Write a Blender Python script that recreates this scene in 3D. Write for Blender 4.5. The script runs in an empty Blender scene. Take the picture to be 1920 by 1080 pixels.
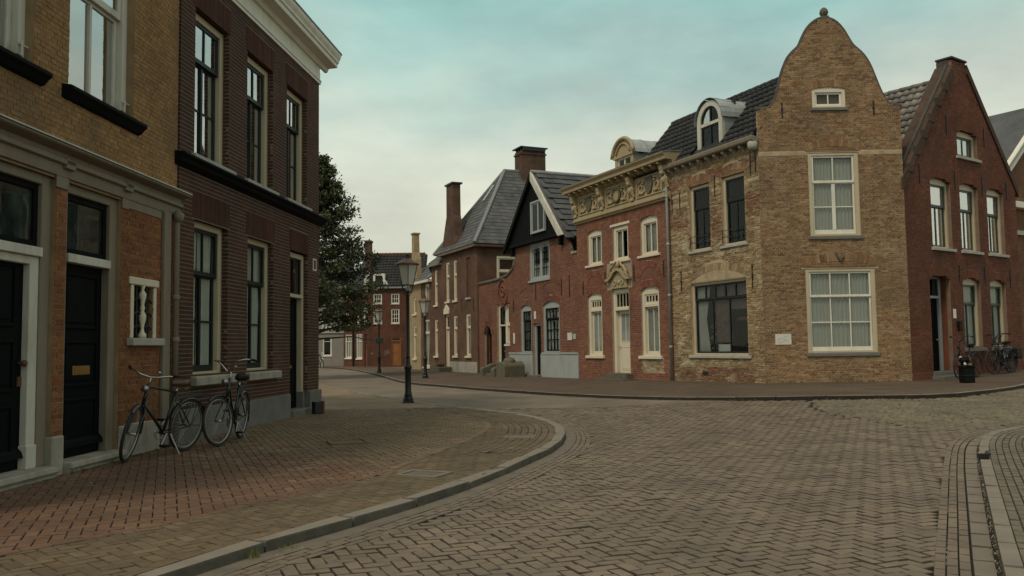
import bpy, bmesh, math, random
import numpy as np
from mathutils import Matrix, Vector, Euler
from mathutils.geometry import tessellate_polygon

random.seed(7); RNG = np.random.default_rng(11)
sc = bpy.context.scene
COL = sc.collection
R = math.radians

# ------------------------------------------------------------------ camera
EYE = 1.32
cd = bpy.data.cameras.new('camera'); cam = bpy.data.objects.new('camera', cd); COL.objects.link(cam)
cd.sensor_width = 36; cd.lens = 30.0; cd.clip_start = .1; cd.clip_end = 3000
cam.matrix_world = Matrix.Translation((0, 0, EYE)) @ Matrix.Rotation(R(90) + math.atan(110/1600), 4, 'X') @ Matrix.Rotation(-.0142, 4, 'Z')
sc.camera = cam

# ------------------------------------------------------------------ world (overcast, teal breaks high up)
SUN_EL, SUN_AZ = 52, -142          # azimuth measured from +Y clockwise (towards +X)
w = bpy.data.worlds.new('World'); sc.world = w; w.use_nodes = True
nt = w.node_tree; nt.nodes.clear()
def N(t, typ, **kw):
    n = t.nodes.new(typ)
    for k, v in kw.items():
        if k.startswith('i_'): n.inputs[k[2:].replace('_', ' ')].default_value = v
        else: setattr(n, k, v)
    return n
out = N(nt, 'ShaderNodeOutputWorld'); bg = N(nt, 'ShaderNodeBackground'); bg.inputs[1].default_value = 1.0
sky = N(nt, 'ShaderNodeTexSky', sky_type='NISHITA', sun_disc=False, sun_elevation=R(SUN_EL), sun_rotation=R(SUN_AZ))
sky.air_density = 1.2; sky.dust_density = 3.0
tc = N(nt, 'ShaderNodeTexCoord'); sep = N(nt, 'ShaderNodeSeparateXYZ'); nt.links.new(tc.outputs['Generated'], sep.inputs[0])
mp = N(nt, 'ShaderNodeMapping'); mp.inputs['Scale'].default_value = (1.0, 1.0, 2.6); nt.links.new(tc.outputs['Generated'], mp.inputs[0])
no = N(nt, 'ShaderNodeTexNoise'); no.inputs['Scale'].default_value = 2.3; no.inputs['Detail'].default_value = 5; no.inputs['Roughness'].default_value = .52
nt.links.new(mp.outputs[0], no.inputs['Vector'])
ma = N(nt, 'ShaderNodeMath', operation='MULTIPLY_ADD'); ma.inputs[1].default_value = .30; nt.links.new(no.outputs[0], ma.inputs[0])
mb_ = N(nt, 'ShaderNodeMath', operation='SUBTRACT'); mb_.inputs[1].default_value = .15; nt.links.new(sep.outputs[2], mb_.inputs[0]); nt.links.new(mb_.outputs[0], ma.inputs[2])
rp = N(nt, 'ShaderNodeValToRGB'); cr = rp.color_ramp
SKYR = [(0.0, (.62, .61, .475)), (.15, (.61, .61, .49)), (.25, (.53, .575, .48)), (.33, (.39, .525, .465)), (.40, (.275, .475, .435)), (.48, (.31, .455, .415)), (.64, (.50, .51, .44)), (1, (.60, .57, .48))]
while len(cr.elements) < len(SKYR): cr.elements.new(.5)
for e, (p, c) in zip(cr.elements, SKYR): e.position = p; e.color = (*c, 1)
nt.links.new(ma.outputs[0], rp.inputs[0])
no2 = N(nt, 'ShaderNodeTexNoise'); no2.inputs['Scale'].default_value = 3.4; no2.inputs['Detail'].default_value = 6; no2.inputs['Roughness'].default_value = .55; nt.links.new(mp.outputs[0], no2.inputs['Vector'])
cl = N(nt, 'ShaderNodeValToRGB'); cl.color_ramp.elements[0].position = .32; cl.color_ramp.elements[0].color = (.70, .725, .75, 1); cl.color_ramp.elements[1].position = .68; cl.color_ramp.elements[1].color = (1.08, 1.07, 1.05, 1); nt.links.new(no2.outputs[0], cl.inputs[0])
cm_ = N(nt, 'ShaderNodeMixRGB', blend_type='MULTIPLY'); cm_.inputs[0].default_value = 1; nt.links.new(rp.outputs[0], cm_.inputs[1]); nt.links.new(cl.outputs[0], cm_.inputs[2])
ad = N(nt, 'ShaderNodeMixRGB', blend_type='ADD'); ad.inputs[0].default_value = 1
sm = N(nt, 'ShaderNodeMixRGB', blend_type='MULTIPLY'); sm.inputs[0].default_value = 1; sm.inputs[2].default_value = (.05*.2,)*3 + (1,)
nt.links.new(sky.outputs[0], sm.inputs[1]); nt.links.new(cm_.outputs[0], ad.inputs[1]); nt.links.new(sm.outputs[0], ad.inputs[2])
nt.links.new(ad.outputs[0], bg.inputs[0]); nt.links.new(bg.outputs[0], out.inputs[0])

sd = bpy.data.lights.new('sun', 'SUN'); sun = bpy.data.objects.new('sun', sd); COL.objects.link(sun)
sd.energy = 1.5; sd.angle = R(13); sd.color = (1.0, .86, .68)
az = R(SUN_AZ); el = R(SUN_EL)
sdir = Vector((math.sin(az)*math.cos(el), math.cos(az)*math.cos(el), math.sin(el)))
sun.rotation_euler = sdir.to_track_quat('Z', 'Y').to_euler()

sc.view_settings.view_transform = 'Standard'; sc.view_settings.look = 'None'
sc.view_settings.exposure = 0.25; sc.view_settings.gamma = 1.0; sc.view_settings.use_curve_mapping = False
sc.render.engine = 'CYCLES'
sc.cycles.max_bounces = 6; sc.cycles.diffuse_bounces = 3; sc.cycles.transparent_max_bounces = 12

# ------------------------------------------------------------------ materials
def _pos(t, scale=(1, 1, 1)):
    g = N(t, 'ShaderNodeNewGeometry'); m = N(t, 'ShaderNodeMapping'); m.inputs['Scale'].default_value = scale
    t.links.new(g.outputs['Position'], m.inputs[0]); return m.outputs[0]
def _ramp(t, src, stops):
    r = N(t, 'ShaderNodeValToRGB'); c = r.color_ramp
    while len(c.elements) < len(stops): c.elements.new(.5)
    for e, (p, col) in zip(c.elements, stops):
        e.position = p; e.color = (*col, 1) if len(col) == 3 else col
    t.links.new(src, r.inputs[0]); return r.outputs[0]
def _noise(t, vec, s, d=4, r=.55):
    n = N(t, 'ShaderNodeTexNoise'); n.inputs['Scale'].default_value = s; n.inputs['Detail'].default_value = d; n.inputs['Roughness'].default_value = r
    t.links.new(vec, n.inputs['Vector']); return n.outputs[0]
def _mix(t, f, a, b, mode='MIX'):
    m = N(t, 'ShaderNodeMixRGB', blend_type=mode)
    for i, x in enumerate((f, a, b)):
        if hasattr(x, 'is_linked'): t.links.new(x, m.inputs[i])
        elif i == 0: m.inputs[0].default_value = x
        else: m.inputs[i].default_value = (*x, 1)
    return m.outputs[0]
def _bump(t, src, strength, dist=.01):
    b = N(t, 'ShaderNodeBump'); b.inputs['Strength'].default_value = strength; b.inputs['Distance'].default_value = dist
    t.links.new(src, b.inputs['Height']); return b.outputs[0]
def _rand(t):
    g = N(t, 'ShaderNodeNewGeometry'); o = N(t, 'ShaderNodeObjectInfo')
    a = N(t, 'ShaderNodeMath', operation='ADD'); t.links.new(g.outputs['Random Per Island'], a.inputs[0]); t.links.new(o.outputs['Random'], a.inputs[1])
    f = N(t, 'ShaderNodeMath', operation='FRACT'); t.links.new(a.outputs[0], f.inputs[0]); return f.outputs[0]
def new_mat(name):
    m = bpy.data.materials.new(name); m.use_nodes = True; t = m.node_tree
    return m, t, t.nodes['Principled BSDF']
def plain(name, col, rough=.6, metal=0, var=.25, scale=3.0, bump=.15, bscale=40, grime=None, spec=.5, stretch=(1, 1, 1)):
    """painted / stone / metal surface with uneven tone, fine relief and (optionally) dirt with a shape of its own"""
    m, t, p = new_mat(name); v = _pos(t, stretch)
    n = _noise(t, v, scale, 6, .6)
    c = _ramp(t, n, [(.25, tuple(x*(1-var) for x in col)), (.75, tuple(min(1, x*(1+var)) for x in col))])
    if grime:
        n2 = _noise(t, _pos(t, (1.6, 1.6, .5)), 2.2, 7, .65)
        c = _mix(t, _ramp(t, n2, [(.48, (0, 0, 0)), (.70, (1, 1, 1))]), c, grime)
    t.links.new(c, p.inputs['Base Color'])
    p.inputs['Roughness'].default_value = rough; p.inputs['Metallic'].default_value = metal; p.inputs['Specular IOR Level'].default_value = spec
    if bump: t.links.new(_bump(t, _noise(t, v, bscale, 5, .6), bump, .01), p.inputs['Normal'])
    return m
def brickmat(name, cols, patch=None, pamt=(.52, .68), pscale=.8, rough=.9, var=.35, pstretch=(1, 1, 1.6), soot=None):
    """single bricks: tone picked per brick, mottled; patches = limewash / replaced areas / soot"""
    m, t, p = new_mat(name)
    r = _rand(t); k = len(cols)
    c = _ramp(t, r, [(i/(k-1) if k > 1 else 0, cc) for i, cc in enumerate(cols)])
    v = _pos(t)
    n = _noise(t, v, 14, 5, .65)
    c = _mix(t, 1.0, c, _ramp(t, n, [(.2, (1-var,)*3), (.8, (1+var,)*3)]), 'MULTIPLY')
    n3 = _noise(t, v, 1.1, 4, .6)
    c = _mix(t, 1.0, c, _ramp(t, n3, [(.3, (.72, .72, .74)), (.7, (1.18, 1.15, 1.1))]), 'MULTIPLY')
    if patch is not None:
        n2 = _noise(t, _pos(t, pstretch), pscale, 7, .68)
        c = _mix(t, _ramp(t, n2, [(pamt[0], (0, 0, 0)), (pamt[1], (1, 1, 1))]), c, patch)
    if soot is not None:
        n4 = _noise(t, _pos(t, (1.3, 1.3, .45)), .9, 7, .7)
        c = _mix(t, _ramp(t, n4, [(.50, (0, 0, 0)), (.72, (.8, .8, .8))]), c, soot)
    t.links.new(c, p.inputs['Base Color']); p.inputs['Roughness'].default_value = rough; p.inputs['Specular IOR Level'].default_value = .25
    t.links.new(_bump(t, _noise(t, v, 55, 6, .65), .45, .008), p.inputs['Normal'])
    return m
def bricktex(name, c1, c2, mortar, bw=.22, bh=.066, patch=None, swap=False):
    """far walls whose bricks are too small to tell apart"""
    m, t, p = new_mat(name)
    co = N(t, 'ShaderNodeTexCoord'); sp = N(t, 'ShaderNodeSeparateXYZ'); cb = N(t, 'ShaderNodeCombineXYZ')
    t.links.new(co.outputs['Object'], sp.inputs[0])
    if swap == 2:
        a = N(t, 'ShaderNodeMath', operation='ADD'); t.links.new(sp.outputs[0], a.inputs[0]); t.links.new(sp.outputs[1], a.inputs[1]); t.links.new(a.outputs[0], cb.inputs[0])
    else: t.links.new(sp.outputs[1 if swap else 0], cb.inputs[0])
    t.links.new(sp.outputs[1 if swap == 3 else 2], cb.inputs[1])
    b = N(t, 'ShaderNodeTexBrick'); b.inputs['Scale'].default_value = 1; b.inputs['Brick Width'].default_value = bw; b.inputs['Row Height'].default_value = bh
    b.inputs['Mortar Size'].default_value = .006; b.inputs['Color1'].default_value = (*c1, 1); b.inputs['Color2'].default_value = (*c2, 1); b.inputs['Mortar'].default_value = (*mortar, 1)
    t.links.new(cb.outputs[0], b.inputs['Vector'])
    n = _noise(t, _pos(t), 1.3, 6, .65)
    c = _mix(t, 1.0, b.outputs['Color'], _ramp(t, n, [(.3, (.6, .6, .62)), (.7, (1.25, 1.2, 1.15))]), 'MULTIPLY')
    if patch: c = _mix(t, _ramp(t, _noise(t, _pos(t), .9, 7, .7), [(.52, (0, 0, 0)), (.68, (1, 1, 1))]), c, patch)
    t.links.new(c, p.inputs['Base Color']); p.inputs['Roughness'].default_value = .9; p.inputs['Specular IOR Level'].default_value = .2
    inv = N(t, 'ShaderNodeInvert'); t.links.new(b.outputs['Fac'], inv.inputs['Color'])
    t.links.new(_bump(t, inv.outputs[0], .5, .01), p.inputs['Normal'])
    return m
def glassmat(name, tint=(.82, .86, .84), rough=.02, wav=.10, extra=.02, dirt=None, gain=1.0):
    m, t, p = new_mat(name); t.nodes.remove(p)
    o = t.nodes['Material Output']
    tr = N(t, 'ShaderNodeBsdfTransparent'); tr.inputs[0].default_value = (*tint, 1)
    gl = N(t, 'ShaderNodeBsdfGlossy'); gl.inputs['Roughness'].default_value = rough; gl.inputs[0].default_value = (.95, .97, .96, 1)
    nb = _bump(t, _noise(t, _pos(t, (1, 1, .5)), 3.0, 2, .5), wav, .02); t.links.new(nb, gl.inputs['Normal'])
    fr = N(t, 'ShaderNodeFresnel'); fr.inputs[0].default_value = 1.5; t.links.new(nb, fr.inputs['Normal'])
    f = N(t, 'ShaderNodeMath', operation='MULTIPLY_ADD'); f.inputs[1].default_value = gain; f.inputs[2].default_value = extra; f.use_clamp = True; t.links.new(fr.outputs[0], f.inputs[0])
    mx = N(t, 'ShaderNodeMixShader'); t.links.new(f.outputs[0], mx.inputs[0]); t.links.new(tr.outputs[0], mx.inputs[1]); t.links.new(gl.outputs[0], mx.inputs[2])
    sh = mx.outputs[0]
    if dirt:
        df = N(t, 'ShaderNodeBsdfDiffuse'); df.inputs[0].default_value = (*dirt, 1)
        m2 = N(t, 'ShaderNodeMixShader'); t.links.new(_ramp(t, _noise(t, _pos(t, (1, 1, .6)), 2.6, 8, .7), [(.35, (.05,)*3), (.75, (.75,)*3)]), m2.inputs[0])
        t.links.new(sh, m2.inputs[1]); t.links.new(df.outputs[0], m2.inputs[2]); sh = m2.outputs[0]
    t.links.new(sh, o.inputs[0]); return m
def sheetmat(name, c1, c2, joint, bw, bh, rot=0.0, var=.3, scale=1.0):
    """paving seen too far off to tell the bricks apart"""
    m, t, p = new_mat(name)
    v = _pos(t); mpn = N(t, 'ShaderNodeMapping'); mpn.inputs['Rotation'].default_value = (0, 0, rot); t.links.new(v, mpn.inputs[0])
    b = N(t, 'ShaderNodeTexBrick'); b.inputs['Scale'].default_value = scale; b.inputs['Brick Width'].default_value = bw; b.inputs['Row Height'].default_value = bh; b.inputs['Mortar Size'].default_value = .007
    b.inputs['Color1'].default_value = (*c1, 1); b.inputs['Color2'].default_value = (*c2, 1); b.inputs['Mortar'].default_value = (*joint, 1)
    t.links.new(mpn.outputs[0], b.inputs['Vector'])
    n = _noise(t, v, .7, 6, .65)
    c = _mix(t, 1.0, b.outputs['Color'], _ramp(t, n, [(.3, (1-var,)*3), (.7, (1+var,)*3)]), 'MULTIPLY')
    t.links.new(c, p.inputs['Base Color']); p.inputs['Roughness'].default_value = .85; p.inputs['Specular IOR Level'].default_value = .3
    t.links.new(_bump(t, _noise(t, v, 12, 5, .6), .5, .02), p.inputs['Normal'])
    return m

M = {}
M['b_brown'] = brickmat('brown_brick', [(.245, .145, .062), (.285, .170, .074), (.25, .137, .057), (.30, .185, .088), (.205, .118, .053)], patch=(.19, .118, .060), pamt=(.55, .72), soot=(.155, .105, .060))
M['b_orange'] = brickmat('orange_brick', [(.200, .080, .032), (.165, .064, .027), (.225, .097, .042), (.138, .058, .029)], patch=(.12, .075, .035), pamt=(.56, .74))
M['b_dark'] = brickmat('dark_purple_brick', [(.070, .032, .020), (.056, .026, .017), (.084, .038, .023), (.060, .029, .021)], var=.3, patch=(.11, .075, .062), pamt=(.64, .80), soot=(.034, .020, .018))
M['b_lintel'] = brickmat('dark_red_lintel_brick', [(.072, .029, .020), (.058, .024, .017), (.084, .035, .023)], var=.2)
M['b_pale'] = brickmat('buff_brick', [(.200, .118, .060), (.255, .160, .086), (.135, .076, .042), (.295, .200, .116), (.225, .126, .062), (.165, .095, .052)], patch=(.315, .24, .155), pamt=(.58, .74), pscale=.9, soot=(.15, .105, .06))
M['b_rough'] = brickmat('weathered_buff_brick', [(.25, .175, .085), (.33, .25, .14), (.20, .13, .07), (.40, .32, .20), (.24, .15, .075)], patch=(.46, .40, .28), pamt=(.54, .66), pscale=1.5, pstretch=(1, 1, 2.2), soot=(.15, .11, .065))
M['b_red'] = brickmat('red_brick', [(.200, .080, .048), (.165, .062, .038), (.235, .105, .066), (.138, .058, .040)], patch=(.19, .13, .10), pamt=(.62, .78))
M['b_mixed'] = brickmat('red_buff_mixed_brick', [(.20, .105, .06), (.17, .08, .048), (.26, .17, .10), (.15, .075, .045)], patch=(.36, .29, .19), pamt=(.52, .66), pscale=1.5)
M['b_red2'] = brickmat('deep_red_brick', [(.145, .050, .030), (.120, .040, .024), (.175, .066, .040), (.105, .038, .026)], soot=(.070, .036, .026))
M['b_red3'] = brickmat('red_brown_brick', [(.178, .072, .044), (.148, .058, .037), (.212, .096, .060), (.125, .054, .038)], patch=(.16, .075, .05), pamt=(.50, .7))
M['mortar_brown'] = plain('brown_mortar', (.24, .165, .090), .95, var=.3)
M['mortar_grey'] = plain('grey_mortar', (.155, .120, .092), .95, var=.2)
M['mortar_pale'] = plain('pale_mortar', (.37, .29, .195), .95, var=.25)
M['mortar_red'] = plain('dusty_mortar', (.30, .235, .175), .95, var=.25)
M['mortar_dark'] = plain('dark_mortar', (.17, .115, .080), .95, var=.25)
M['w_slate_house'] = bricktex('brown_brick_wall', (.135, .072, .046), (.105, .056, .038), (.145, .105, .078), patch=(.105, .062, .044), swap=2)
M['w_far_red'] = bricktex('far_red_brick_wall', (.120, .048, .030), (.095, .038, .025), (.11, .07, .05), patch=(.095, .042, .030), swap=2)
M['w_parapet'] = bricktex('tumbled_parapet_brick', (.085, .052, .038), (.065, .042, .032), (.10, .075, .055), patch=(.06, .05, .036), swap=2, bh=.075)
M['w_far_brown'] = bricktex('far_brown_brick_wall', (.17, .09, .05), (.14, .07, .04), (.17, .12, .09), swap=2)
M['chimney_brick'] = bricktex('chimney_brick', (.105, .060, .042), (.080, .046, .034), (.13, .098, .074), swap=2)
M['w_yellow'] = plain('ochre_render', (.30, .22, .12), .9, var=.2, grime=(.20, .15, .09))
M['w_grey'] = plain('grey_render', (.21, .19, .165), .9, var=.12)
M['plinth_grey'] = plain('painted_grey_plinth', (.30, .32, .31), .75, var=.06, grime=(.24, .25, .23))
M['stone'] = plain('grey_stone', (.30, .275, .225), .85, var=.25, bump=.3, grime=(.19, .17, .13))
M['bluestone'] = plain('blue_grey_stone', (.130, .124, .112), .8, var=.22, bump=.25)
M['sill_stone'] = plain('sill_stone', (.34, .325, .285), .8, var=.15)
M['bandstone'] = plain('buff_band_stone', (.36, .285, .18), .85, var=.25, scale=5, bump=.4, grime=(.26, .19, .11))
M['coping'] = plain('sooty_coping', (.060, .055, .046), .9, var=.35, scale=4, bump=.4)
M['tex_pale'] = bricktex('buff_infill_brick', (.20, .125, .065), (.15, .088, .046), (.27, .21, .14), swap=2)
M['darkstone'] = plain('dark_mossy_stone', (.105, .092, .068), .95, var=.3, scale=5, bump=.6, bscale=25, grime=(.085, .08, .04))
M['white'] = plain('off_white_paint', (.66, .635, .545), .5, var=.05, grime=(.56, .53, .44), bump=.05)
M['cream'] = plain('cream_paint', (.46, .385, .265), .5, var=.06, grime=(.40, .33, .22), bump=.05)
M['cream2'] = plain('pale_cream_paint', (.58, .52, .395), .5, var=.05, bump=.05)
M['yellow'] = plain('yellow_ochre_stucco', (.315, .250, .145), .7, var=.12, grime=(.30, .215, .10), bump=.2)
M['greige'] = plain('weathered_greige_paint', (.180, .146, .102), .7, var=.16, grime=(.19, .165, .125), bump=.2, stretch=(3, 3, .6))
M['greywhite'] = plain('peeling_white_paint', (.50, .48, .41), .6, var=.08, grime=(.36, .33, .26), bump=.15, stretch=(3, 3, .6))
M['black'] = plain('black_paint', (.006, .007, .007), .65, var=.3, bump=.05, spec=.06)
M['doorblack'] = plain('blue_black_door_paint', (.003, .0045, .005), .6, spec=.07, var=.4, bump=.2, bscale=12, stretch=(4, 4, .5))
M['greenblack'] = plain('bottle_green_paint', (.008, .015, .015), .45, var=.3, bump=.05, spec=.25)
M['green'] = plain('dark_green_paint', (.016, .040, .036), .4, var=.2, bump=.05)
M['bluegrey'] = plain('blue_grey_paint', (.29, .31, .305), .55, var=.06, bump=.05)
M['orange_door'] = plain('orange_brown_door', (.24, .088, .020), .5, var=.15, bump=.1)
M['iron'] = plain('black_iron', (.014, .016, .017), .45, var=.3, bump=.2, metal=.3)
M['rust'] = plain('rusty_iron', (.10, .045, .022), .85, var=.35, bump=.3)
M['zinc'] = plain('zinc', (.32, .345, .335), .5, metal=.35, var=.22, grime=(.25, .27, .25), bump=.1)
M['lead'] = plain('lead_flashing', (.20, .215, .215), .6, metal=.2, var=.2)
M['copper'] = plain('brown_lamp_cap', (.13, .07, .045), .5, metal=.4, var=.25)
M['brass'] = plain('brass', (.42, .27, .09), .35, metal=.9, var=.2)
M['chrome'] = plain('chrome', (.42, .42, .40), .28, metal=1.0, var=.1, bump=0)
M['alu'] = plain('dull_aluminium', (.34, .34, .32), .4, metal=.9, var=.12, bump=0)
M['rubber'] = plain('tyre_rubber', (.014, .014, .014), .75, var=.2)
M['frame_black'] = plain('black_bike_paint', (.012, .015, .014), .28, var=.1, bump=0)
M['frame_green'] = plain('green_bike_paint', (.05, .12, .03), .3, var=.1, bump=0)
M['leather'] = plain('brown_leather', (.075, .028, .018), .42, var=.3)
M['plastic_black'] = plain('black_plastic', (.006, .006, .006), .55, var=.2, spec=.12)
M['red_plastic'] = plain('red_reflector', (.20, .012, .012), .3, var=.1)
M['whiteplastic'] = plain('white_plastic', (.62, .62, .58), .4, var=.08)
M['slate'] = brickmat('slate', [(.084, .088, .090), (.102, .106, .106), (.070, .074, .077), (.120, .122, .118)], patch=(.16, .165, .15), pamt=(.60, .78), rough=.7, var=.25)
M['slate_pale'] = plain('pale_slate_hip', (.19, .20, .195), .7, var=.2)
M['tile_dark'] = brickmat('dark_glazed_tile', [(.020, .022, .024), (.028, .028, .028), (.016, .018, .020), (.036, .033, .031)], rough=.55, var=.3, patch=(.05, .045, .035), pamt=(.62, .8))
M['tile_grey'] = brickmat('grey_brown_tile', [(.14, .132, .118), (.175, .162, .142), (.105, .10, .092), (.20, .185, .155)], rough=.45, var=.35, patch=(.05, .045, .035), pamt=(.55, .75))
M['tile_wide'] = brickmat('grey_roof_tile', [(.068, .075, .082), (.088, .092, .096), (.058, .064, .07)], rough=.75, var=.3)
M['glass'] = glassmat('window_glass', extra=0, gain=.55)
M['glass_up'] = glassmat('sky_window_glass', wav=.05, extra=.46, gain=1.2)
M['glass_dirty'] = glassmat('dusty_glass', tint=(.7, .75, .73), dirt=(.075, .095, .09), extra=.02)
def frosted():
    m, t, p = new_mat('frosted_lantern_glass'); t.nodes.remove(p); o = t.nodes['Material Output']
    tl = N(t, 'ShaderNodeBsdfTranslucent'); tl.inputs[0].default_value = (.85, .83, .76, 1); df = N(t, 'ShaderNodeBsdfDiffuse'); df.inputs[0].default_value = (.80, .78, .71, 1)
    tr_ = N(t, 'ShaderNodeBsdfTransparent'); tr_.inputs[0].default_value = (.9, .92, .88, 1); gl_s = N(t, 'ShaderNodeBsdfGlossy'); gl_s.inputs['Roughness'].default_value = .1
    a = N(t, 'ShaderNodeMixShader'); a.inputs[0].default_value = .45; t.links.new(tl.outputs[0], a.inputs[1]); t.links.new(df.outputs[0], a.inputs[2])
    b = N(t, 'ShaderNodeMixShader'); b.inputs[0].default_value = .22; t.links.new(a.outputs[0], b.inputs[1]); t.links.new(tr_.outputs[0], b.inputs[2])
    c = N(t, 'ShaderNodeMixShader'); c.inputs[0].default_value = .08; t.links.new(b.outputs[0], c.inputs[1]); t.links.new(gl_s.outputs[0], c.inputs[2]); t.links.new(c.outputs[0], o.inputs[0]); return m
M['lamp_glass'] = frosted()
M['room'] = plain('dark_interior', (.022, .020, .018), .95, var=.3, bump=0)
M['curtain'] = plain('net_curtain', (.50, .49, .44), .95, var=.05, bump=0)
M['curtain_grey'] = plain('grey_curtain', (.36, .37, .34), .95, var=.1, bump=0)
M['curtain_pink'] = plain('mauve_curtain', (.12, .085, .082), .95, var=.4, scale=9, bump=0)
M['shutter_dark'] = plain('brown_recess', (.075, .032, .02), .9, var=.25)
M['bark'] = plain('bark', (.055, .045, .033), .95, var=.3, bump=.6)
M['paper'] = plain('white_enamel_sign', (.56, .54, .49), .5, var=.06, bump=0)
M['ink'] = plain('grey_print', (.16, .17, .17), .7, var=.1, bump=0)
M['sand'] = plain('joint_sand', (.022, .017, .012), 1.0, var=.4, scale=8, bump=.5)
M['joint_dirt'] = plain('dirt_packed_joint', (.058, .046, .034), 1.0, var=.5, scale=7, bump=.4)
M['joint_red'] = plain('dusty_red_joint', (.074, .043, .029), 1.0, var=.45, scale=7, bump=.4)
M['joint_olive'] = plain('mossy_olive_joint', (.074, .058, .035), 1.0, var=.45, scale=7, bump=.4)
M['sand_red'] = plain('joint_sand_red', (.024, .016, .011), 1.0, var=.4, scale=8, bump=.5)
M['sand_moss'] = plain('mossy_joint', (.040, .038, .020), 1.0, var=.5, scale=8, bump=.5)
M['p_road'] = brickmat('road_clinker', [(.160, .126, .091), (.172, .136, .100), (.148, .116, .085), (.180, .144, .107), (.160, .122, .087)], rough=.7, var=.22, patch=(.122, .102, .078), pamt=(.55, .75), pscale=.6, pstretch=(1, 1, 1))
M['p_red'] = brickmat('red_paving_brick', [(.138, .080, .050), (.124, .070, .044), (.152, .092, .059), (.114, .070, .046)], rough=.85, var=.25, patch=(.090, .060, .038), pamt=(.52, .72), pscale=.7, pstretch=(1, 1, 1))
M['p_olive'] = brickmat('olive_paving_brick', [(.130, .098, .060), (.115, .084, .050), (.145, .112, .070), (.102, .078, .047), (.122, .084, .052)], rough=.85, var=.25, patch=(.105, .095, .048), pamt=(.52, .72), pscale=.8, pstretch=(1, 1, 1))
M['p_sandy'] = brickmat('sandy_paving_brick', [(.165, .122, .074), (.148, .106, .063), (.180, .136, .085), (.135, .094, .057)], rough=.85, var=.25, patch=(.135, .10, .058), pamt=(.52, .72), pscale=.7, pstretch=(1, 1, 1))
M['p_right'] = brickmat('greenish_paving_brick', [(.132, .114, .086), (.155, .134, .102), (.115, .098, .074), (.142, .125, .094)], rough=.8, var=.25, patch=(.12, .11, .07), pamt=(.52, .72), pstretch=(1, 1, 1))
M['p_cobble'] = brickmat('cobble', [(.138, .120, .082), (.158, .138, .096), (.115, .10, .070), (.172, .15, .106)], rough=.8, var=.3, patch=(.118, .104, .072), pamt=(.52, .72), pstretch=(1, 1, 1))
M['slab'] = plain('gutter_slab', (.155, .130, .100), .85, var=.18, bump=.3)
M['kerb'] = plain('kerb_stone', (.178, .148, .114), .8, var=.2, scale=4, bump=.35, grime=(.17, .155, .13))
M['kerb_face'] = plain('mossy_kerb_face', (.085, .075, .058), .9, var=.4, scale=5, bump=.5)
M['gutter_dirt'] = plain('wet_gutter', (.115, .095, .070), .75, var=.3, scale=5, bump=.3)
M['road_far'] = sheetmat('far_road_paving', (.160, .130, .098), (.145, .118, .089), (.11, .088, .065), .22, .11, R(22))
M['pave_far'] = sheetmat('far_pavement_paving', (.095, .066, .044), (.080, .056, .038), (.058, .042, .030), .22, .11, R(-24))
M['pave_left_far'] = sheetmat('far_yellow_paving', (.205, .152, .092), (.178, .130, .078), (.12, .092, .055), .22, .11, R(22))
M['ground'] = plain('open_ground', (.16, .13, .095), .95, var=.3)

def leafmat():
    m, t, p = new_mat('leaf')
    c = _ramp(t, _rand(t), [(0, (.028, .038, .015)), (.5, (.048, .060, .024)), (.85, (.072, .082, .034)), (1, (.10, .105, .048))])
    t.links.new(c, p.inputs['Base Color']); p.inputs['Roughness'].default_value = .6; p.inputs['Specular IOR Level'].default_value = .3
    return m
M['leaf'] = leafmat()
M['weed'] = plain('weed', (.085, .095, .025), .8, var=.4, bump=0)

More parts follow.
